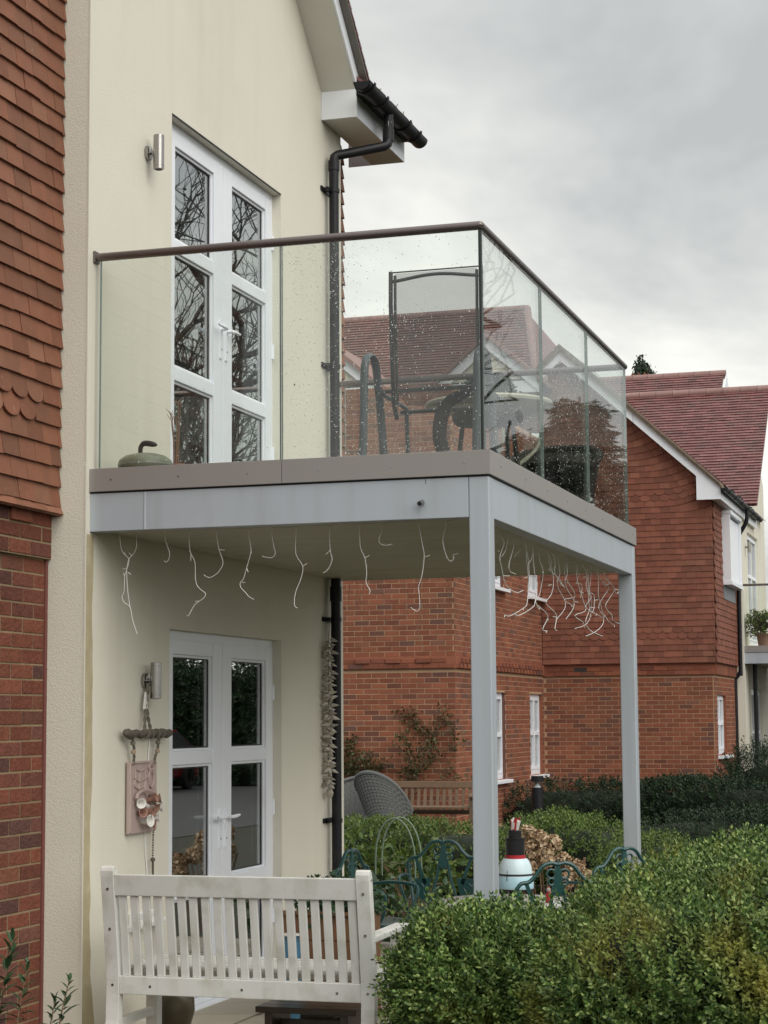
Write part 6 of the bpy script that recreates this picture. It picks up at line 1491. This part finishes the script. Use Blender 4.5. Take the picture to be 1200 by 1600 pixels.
# red main roof
pr_ = slope_roof(th, 'main_roof', -3.2, .47, 27.0, 5.46, 3.16, M['rooftile'], 300, lambda u, r: -u + abs(r-20)*.03)
ridge_tiles(pr_, (-3.2, 30.16, 8.15), (.55, 30.16, 8.15), 11, .10)
build('lead_saddle', MB().prism([(-2.36, yb+.55, 7.93), (-2.0, yb+.55, 7.62), (-2.0, yb+2, 7.64), (-2.36, yb+2, 7.95)], (0, 0, .012)), M['lead'], th)
rr_ = slope_roof(th, 'rear_roof', -4.2, -.82, 31.5, 7.62, 1.72, M['rooftile'], 0, lambda u, r: 0)
ridge_tiles(rr_, (-4.2, 33.22, 9.06), (-.78, 33.22, 9.06), 10, .10)
build('barge_board', MB().prism([(-.80, 31.5, 7.6), (-.80, 33.22, 9.06), (-.80, 34.9, 7.6)], (.03, 0, 0)), M['upvc'], th)
ck = build('chimney_stack', MB().box(-3.42, -2.86, 35.7, 36.2, 7, 9.36), M['fbrick'], th)
cp = MB(); n = 20
prof = []
for i in range(n):
    a = 2*math.pi*i/n; prof.append((a, .0 if i % 2 else .12))
cp.lathe([(.19, 9.37), (.21, 9.37), (.21, 9.58), (.185, 9.58)], 20, Matrix.Translation((-3.14, 35.95, 0)))
for i in range(8):
    a = i*math.pi/4; cp.prism([(-3.14+.2*math.cos(a-.3), 35.95+.2*math.sin(a-.3), 9.58), (-3.14+.2*math.cos(a+.3), 35.95+.2*math.sin(a+.3), 9.58), (-3.14+.2*math.cos(a), 35.95+.2*math.sin(a), 9.69)], (0.01, .012, 0))
build('chimney_pot', cp, M['fbrick'], ck)

# ================================================================ far cream bay at the right edge
fc = thing('far_cream_house', 'far cream rendered house bay with white doors at the right edge', 'house', (0, 28, 0))
XC = .235; hs4 = [(27.29, 29.08, -.0, 2.10), (27.29, 29.08, 2.92, 5.02)]
fcw = walled('bay_wall', fc, XC, 26.285, 30.4, -.1, 5.28, hs4, M['render'])
build('return_wall', MB().box(X2-.4, XC-.001, 26.285, 26.30, -.1, 5.16), M['render'], fc)
build('upper_wall', MB().prism([(XC, 28.2, 5.281), (XC, 30.4, 5.281), (XC, 30.4, 6.2), (XC, 29.2, 6.9)], (-.02, 0, 0)), M['render'], fc)
for z0 in (0.0, 2.92):
    w_ = casement(fc, (XC-.06, 27.29, z0), (0, 1, 0), (1, 0, 0), 1.79, 2.10, split=.62, sill=False, label='white french doors of the far bay')
build('downpipe', MB().tube([(XC+.12, 26.9, 2.54), (XC+.12, 26.9, 0)], .04, 10), M['pvcblack'], fc, smooth=True)
setl = thing('wall_lamp', 'tiny steel lamp on the far cream bay beside its upper door', 'wall light', (XC+.07, 26.9, 4.69), 'steel lamps on the rendered wall')
build('lamp_body', MB().lathe([(.0005, -.1), (.03, -.1), (.03, .1), (.0005, .1)], 14, Matrix.Translation((XC+.075, 26.9, 4.69))), M['steel'], setl, smooth=True)
build('arm', MB().box(XC+.001, XC+.05, 26.88, 26.92, 4.67, 4.71), M['steel'], setl)
fbal = thing('balcony', 'far grey balcony with glass sides on the cream bay at the right edge', 'balcony', (1.2, 28.2, 2.5))
bx_, by0, by1 = XC, 26.36, 30.35
build('fascia', MB().box(bx_+.001, bx_+2.06, by0-.012, by0+.03, 2.7445, 2.8622), M['taupe'], fbal)
build('beam', MB().box(bx_+.001, bx_+2.05, by0, by0+.085, 2.5436, 2.736), M['steelgrey'], fbal)
build('deck', MB().box(bx_+.001, bx_+2.04, by0+.086, by1, 2.56, 2.80), M['soffit'], fbal)
build('fascia', MB().box(bx_+2.041, bx_+2.075, by0+.031, by1, 2.55, 2.8622), M['taupe'], fbal)
for y in (by0, by1-.1): build('post', MB().box(bx_+1.97, bx_+2.07, y, y+.1, 0, 2.543), M['steelgrey'], fbal)
for a, b_ in ((.04, 1.0), (1.02, 2.02)): build('glass_panel', MB().box(bx_+a, bx_+b_, by0+.03, by0+.046, 2.865, 3.945), M['glass'], fbal)
for a, b_ in ((26.45, 27.7), (27.72, 29.0), (29.02, 30.3)): build('glass_panel', MB().box(bx_+2.03, bx_+2.046, a, b_, 2.865, 3.945), M['glass'], fbal)
build('handrail', MB().tube([(bx_+.003, by0+.038, 3.963), (bx_+2.038, by0+.038, 3.963), (bx_+2.038, by1, 3.963)], .022, 10), M['bronze'], fbal, smooth=True)
fp_ = thing('flower_pot', 'terracotta pot with a leafy plant on the far balcony', 'plant pot', (.56, 26.62, 2.81))
build('pot', MB().lathe([(.0005, 0), (.09, 0), (.13, .24), (.14, .24), (.14, .28), (.12, .28), (.0005, .25)], 18, Matrix.Translation((.56, 26.62, 2.81))), M['terracotta'], fp_, smooth=True)
hedge('potted_plant', 'green leafy plant spilling from the terracotta pot on the far balcony', 'plant', (.54, 26.62, 3.22), (.22, .2, .17), 220, M['midleaf'], 91, leaf=.06, width=.03, nl=3, length=.12, expo=2.2, amp=.08, depth=.08)

# dark fitting with orange mark near the corner of the far brick wall
build('fitting_box', MB().box(-3.15, -3.10, YA-.03, YA-.009, 1.69, 1.76), M['gasket'], bl); bl.location = (0, 0, 0); WL['wall_light_box'] = Vector((0, 0, 0)); bpy.data.objects['fitting_box'].location = (0, 0, 0)
# ================================================================ near box hedges and the plants at the lower left
def shpB(P):
    # lower towards the post side, rising to the right
    P = P.copy(); f = 1/(1+np.exp(-(P[:, 0]+.30)*3.0)); P[:, 2] = np.where(P[:, 2] > -.2, P[:, 2] + (f-1)*.34*np.clip((P[:, 2]+.3)/.6, 0, 1), P[:, 2]); return P
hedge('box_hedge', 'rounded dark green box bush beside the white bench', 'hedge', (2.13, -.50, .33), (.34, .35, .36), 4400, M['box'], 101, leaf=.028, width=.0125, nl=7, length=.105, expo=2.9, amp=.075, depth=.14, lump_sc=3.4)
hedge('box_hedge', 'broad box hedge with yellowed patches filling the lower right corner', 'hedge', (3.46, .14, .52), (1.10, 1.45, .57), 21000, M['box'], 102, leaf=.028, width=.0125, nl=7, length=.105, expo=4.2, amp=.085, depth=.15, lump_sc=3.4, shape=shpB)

def top_shoots(par, n, x0, x1, y0, y1, zf, seed):
    rg = np.random.default_rng(seed); P = np.stack([rg.uniform(x0, x1, n), rg.uniform(y0, y1, n), np.zeros(n)], 1); P[:, 2] = [zf(a) for a in P[:, 0]]
    tv, tf = sprig_template(7, .15, .032, .013, seed=seed)
    scatter('young_shoots', tv, tf, rand_frames(P, np.array([0, 0, 1.]) + rg.normal(0, .28, (n, 3)), .7, 1.25, rg), M['box'], par, kind='stuff')
top_shoots(bpy.data.objects['box_hedge'], 110, 1.86, 2.42, -.80, -.22, lambda x: .66, 201)
top_shoots(bpy.data.objects['box_hedge.001'], 260, 2.5, 4.4, -1.1, 1.4, lambda x: 1.02 - .30/(1+math.exp((x-3.16)*3)), 202)
def leafy_shoot(root, tip, n, size, label, seed):
    rg = random.Random(seed); r0 = Vector(root); t0 = Vector(tip)
    t = thing('evergreen_shoot', label, 'plant', root)
    P = smooth_path([r0, r0.lerp(t0, .35) + Vector((.01, 0, 0)), r0.lerp(t0, .7) + Vector((-.006, 0, 0)), t0], 4)
    build('stem', MB().tube(P, [.005 - .003*i/(len(P)-1) for i in range(len(P))], 6), M['twig'], t, smooth=True)
    v = [(0, 0, 0), (-.10, .18, .05), (0, .2, 0), (.10, .18, .05), (-.15, .5, .06), (0, .52, 0), (.15, .5, .06), (-.09, .8, .0), (0, .82, -.05), (.09, .8, .0), (0, 1.05, -.16)]
    f = [(0, 2, 1), (0, 3, 2), (1, 2, 5, 4), (2, 3, 6, 5), (4, 5, 8, 7), (5, 6, 9, 8), (7, 8, 10), (8, 9, 10)]
    if 'leaf_blade' not in bpy.data.meshes:
        me = mesh_from('leaf_blade', v, f, M['glossy'])
        for p in me.polygons: p.use_smooth = True
    me = bpy.data.meshes['leaf_blade']; ms_ = []
    for i in range(n):
        q = .18 + .82*i/(n-1); b = r0.lerp(t0, q); a = i*2.39 + rg.uniform(-.4, .4); el = .15 + .9*max(0, (q-.6))/.4 + rg.uniform(-.25, .25)
        d = Vector((math.cos(a)*math.cos(el), math.sin(a)*math.cos(el), math.sin(el))); sd = Vector((-math.sin(a), math.cos(a), 0)); up = sd.cross(d)*-1
        if up.z < 0: up = -up
        s = size*rg.uniform(.75, 1.15)*(1 - .35*max(0, q-.75)/.25)
        ms_.append(np.array(frame(b, sd*s*rg.uniform(.9, 1.2), d*s, up*s)))
    pieces('leaf', me, ms_, t)
leafy_shoot((.10, -1.22, -.05), (.245, -1.22, .655), 40, 0.101, 'tallest glossy evergreen shoot in the lower left corner before the brick', 5)
leafy_shoot((.22, -1.25, -.05), (.335, -1.25, .56), 37, 0.081, 'middle glossy evergreen shoot in front of the cream return', 6)
leafy_shoot((.40, -1.22, -.05), (.515, -1.22, .50), 37, 0.078, 'rightmost glossy evergreen shoot leaning towards the bench', 7)
leafy_shoot((.32, -1.10, -.05), (.40, -1.12, .40), 30, 0.072, 'shortest glossy evergreen shoot low between two taller ones', 8)
leafy_shoot((.02, -1.15, -.05), (.16, -1.18, .34), 27, 0.078, 'low glossy evergreen shoot at the left edge against brick', 9)

bt = thing('dark_tub_form', 'round dark tub form added as a dark mass at the far right end of the balcony', 'chair', (1.72, 3.2, 2.832))  # round dark form, added to give a darker mass behind the side glass
tb_ = MB(); A_ = np.linspace(-2.2, 2.2, 30)
for f_ in (0, .35, .7, 1.0):
    for a_ in A_: tb_.v.append((1.72 + (.24+.05*f_)*math.sin(a_), 3.2 + (.24+.05*f_)*math.cos(a_), 2.95 + f_*(  .20 + .20*max(0, math.cos(a_*.7)))))
for j in range(3):
    for i in range(29): tb_.f.append([j*30+i, j*30+i+1, (j+1)*30+i+1, (j+1)*30+i]); tb_.mi.append(0)
build('back_shell', tb_, M['brown'], bt, smooth=True)
build('rim', MB().tube([tb_.v[90+i] for i in range(30)], .022, 8), M['brown'], bt, smooth=True)
build('seat', MB().lathe([(.0005, .33), (.23, .33), (.25, .36), (.23, .42), (.0005, .43)], 22, Matrix.Translation((1.72, 3.2, 2.832))), M['brown'], bt, smooth=True)
for a_ in (-2.1, -.8, .8, 2.1): build('leg', MB().tube([(1.72+.22*math.sin(a_), 3.2+.22*math.cos(a_), 3.0), (1.72+.23*math.sin(a_), 3.2+.23*math.cos(a_), 2.832)], .018, 7), M['brown'], bt, smooth=True)
# ================================================================ trees (seen over the roofs and mirrored in the glass)
def grow(m, p, d, L_, r, lv, rg, tips, up=.06, split=(2, 4), dec=.66, wob=.22, maxlv=5):
    P = [Vector(p)]; d = Vector(d).normalized(); k = 4
    if p[0] < 12.6: return                      # pruned back from the lane between the houses
    for i in range(k):
        d = (d + Vector((rg.gauss(0, wob), rg.gauss(0, wob), rg.gauss(up, wob*.6)))).normalized(); P.append(P[-1] + d*L_/k)
        if P[-1].x < 12.3: P[-1].x = 12.3; d.x = abs(d.x)*.3
    m.tube(P, [r*(1 - .35*i/k) for i in range(k+1)], 8 if lv < 2 else 5 if lv < 4 else 3, cap=False)
    if lv >= maxlv: tips.append((P[-1], d)); return
    for j in range(rg.randint(*split)):
        q = P[rg.randint(2, k)] if j else P[-1]; a = rg.uniform(0, 6.28); sp_ = rg.uniform(.28, .80)
        o = d.orthogonal().normalized(); nd = d*math.cos(sp_) + (o*math.cos(a) + d.cross(o)*math.sin(a))*math.sin(sp_)
        grow(m, q, nd, L_*dec*rg.uniform(.75, 1.2), r*.58, lv+1, rg, tips, up, split, dec, wob, maxlv)
def bare_tree(x, y, h, seed, label, lean=(0, 0), r=.22, ivy=0):
    rg = random.Random(seed); t = thing('bare_tree', label, 'tree', (x, y, 0), 'leafless trees across the road'); m = MB(); tips = []
    grow(m, (x, y, -.1), (lean[0], lean[1], 1), h*.33, r, 0, rg, tips, split=(2, 4), maxlv=6, dec=.72)
    build('branches', m, M['bark'], t, smooth=True)
    if ivy:
        g = np.random.default_rng(seed); P = np.array([m.v[i] for i in g.integers(0, len(m.v)//6, ivy)]) + g.normal(0, .22, (ivy, 3))
        scatter('ivy', np.array([(0, 0, 0), (.4, .05, .4), (0, 0, 1), (-.4, .05, .4)]), np.array([(0, 1, 2, 3)]), rand_frames(P, g.normal(0, 1, P.shape), .10, .22, g), M['darkleaf'], t, kind='stuff')
bare_tree(16.2, 39.0, 23.0, 3, 'tall leafless ivy clad oak mirrored in the upper door', r=.34, ivy=120)
bare_tree(14.9, 40.5, 22.0, 5, 'broad leafless tree mirrored in the right hand door leaf', (.03, .02), .30, 80)
bare_tree(18.2, 41.0, 22.5, 9, 'leafless tree mirrored at the left edge of the upper door', (-.03, 0), .30, 80)
bare_tree(20.4, 46.0, 23.0, 18, 'farthest leafless tree across the road', (.02, -.05), .30, 80)
def conifer(x, y, h, w, seed, label, n=24000):
    rg = np.random.default_rng(seed); t = thing('conifer_tree', label, 'tree', (x, y, 0)); m = MB(); rr = random.Random(seed)
    m.tube([(x, y, -.1), (x+.10, y, h*.4), (x+.05, y, h*.75), (x, y, h)], [.24, .17, .09, .02], 9)
    P = []; D = []
    for i in range(74):
        q = .20 + .78*(i/73)**.9; a = i*2.4 + rr.uniform(-.3, .3); L_ = w*(1 - q)**.75*rr.uniform(.55, 1.15) + .25
        b = Vector((x, y, h*q)); pts = [b + Vector((math.cos(a)*L_*s, math.sin(a)*L_*s, L_*(.12*s - .38*s*s))) for s in (0, .35, .7, 1)]
        m.tube(pts, [.045*(1-q)+.015, .03*(1-q)+.01, .015, .006], 5)
        for _ in range(n//74):
            s = rr.uniform(.25, 1)**.7; c = pts[0].lerp(pts[3], s); c = b + Vector((math.cos(a)*L_*s, math.sin(a)*L_*s, L_*(.12*s - .38*s*s)))
            P.append((c.x + rr.gauss(0, .12), c.y + rr.gauss(0, .12), c.z + rr.gauss(-.08, .10))); D.append((math.cos(a) + rr.gauss(0, .6), math.sin(a) + rr.gauss(0, .6), rr.gauss(-.5, .4)))
    build('trunk', m, M['bark'], t, smooth=True)
    scatter('crown', np.array([(0, 0, 0), (.13, .03, .35), (0, 0, 1), (-.13, .03, .35)]), np.array([(0, 1, 2, 3)]), rand_frames(np.array(P), np.array(D), .13, .30, rg), M['conifer'], t, kind='stuff')
conifer(7.5, 30.0, 8.2, 2.6, 21, 'dark drooping conifer mirrored in the side glass of the balcony')
conifer(6.0, 31.0, 7.4, 2.4, 22, 'second dark conifer standing beside the first across the road')
conifer(9.0, 32.0, 7.8, 2.5, 23, 'third dark conifer nearest the leafless trees across the road')
# weeping tree top above the far ridge
rg = np.random.default_rng(5)
ft_ = thing('weeping_tree', 'distant dark weeping tree top showing above the red ridge', 'tree', (-4.55, 45, 0)); m = MB(); tp = []
rr = random.Random(6)
m.tube([(-4.55, 45, -.1), (-4.5, 45, 6), (-4.55, 45, 11.6)], [.3, .2, .05], 8)
P = []; D = []
for i in range(46):
    a = i*2.4; z = rr.uniform(9.6, 11.9); L_ = rr.uniform(.3, .85)*(1.15 if z < 11 else .6); c = Vector((-4.55, 45, z)); k = []
    for s in (0, .4, .75, 1): k.append(c + Vector((math.cos(a)*L_*s, math.sin(a)*L_*s, .55*s - 1.2*s*s)))
    m.tube(k, [.04, .025, .015, .006], 4)
    for _ in range(230):
        s = rr.uniform(.2, 1.0); q = c + Vector((math.cos(a)*L_*s, math.sin(a)*L_*s, .55*s - 1.2*s*s - rr.uniform(0, .35))); P.append((q.x+rr.gauss(0, .07), q.y+rr.gauss(0, .07), q.z)); D.append((rr.gauss(0, .4), rr.gauss(0, .4), -1))
build('trunk', m, M['bark'], ft_, smooth=True)
scatter('crown', np.array([(0, 0, 0), (.22, .05, .4), (0, 0, 1), (-.22, .05, .4)]), np.array([(0, 1, 2, 3)]), rand_frames(np.array(P), np.array(D), .06, .15, rg), M['darkleaf'], ft_, kind='stuff')
# hedge line and parked car across the road, mirrored low in the lower door
hedge('roadside_hedge', 'tall dark hedge across the road mirrored in the lower door', 'hedge', (14.5, 37, 1.2), (9, .9, 1.6), 5600, M['darkleaf'], 111, leaf=.13, width=.06, nl=5, length=.32, depth=.3, amp=.45, expo=5, lump_sc=1.1)
car = thing('parked_car', 'red parked car mirrored in the left leaf of the lower door', 'car', (14.6, 33.0, 0))
def car_body():
    prof = [(-2.0, .28), (-2.05, .55), (-1.95, .80), (-1.2, .92), (-.55, 1.38), (.75, 1.42), (1.45, .98), (1.95, .90), (2.05, .6), (2.0, .28)]
    m = MB(); n = len(prof); ws = [.70, .80, .84, .84, .66, .66, .82, .80, .76, .70]
    for s in (-1, 1):
        for (a, z), w_ in zip(prof, ws): m.v.append((14.6 + s*w_, 33.0 + a, z - .042))
    m.f.append(list(range(n))[::-1]); m.f.append([n+i for i in range(n)])
    for i in range(n): m.f.append([i, (i+1) % n, n+(i+1) % n, n+i])
    m.mi = [0]*len(m.f); return m
build('body', car_body(), M['carred'], car, bevel=.05, seg=3, smooth=True)
for s in (-1, 1):
    build('side_window', MB().prism([(14.6+s*.835, 31.95, .93), (14.6+s*.69, 32.48, 1.30), (14.6+s*.69, 33.7, 1.34), (14.6+s*.82, 34.3, .96)], (s*.012, 0, 0)), M['gasket'], car)
    for yy in (31.75, 34.25):
        wl = build('wheel', MB().lathe([(.0005, -.09), (.20, -.09), (.31, -.08), (.32, 0), (.31, .08), (.20, .09), (.0005, .09)], 24, Matrix.Translation((14.6+s*.72, yy, .28)) @ Matrix.Rotation(math.pi/2, 4, 'Y')), M['tyre'], car, smooth=True)
        build('rim', MB().lathe([(.0005, .0), (.18, 0), (.19, .01), (.0005, .02)], 18, Matrix.Translation((14.6+s*.815, yy, .28)) @ Matrix.Rotation(s*math.pi/2, 4, 'Y')), M['steel'], wl, smooth=True)
    build('headlight', MB().box(14.6+s*.62-.12, 14.6+s*.62+.12, 30.935, 31.00, .58, .70), M['whiteclay'], car)
    build('tail_light', MB().box(14.6+s*.64-.1, 14.6+s*.64+.1, 35.00, 35.06, .60, .76), M['ornred'], car)
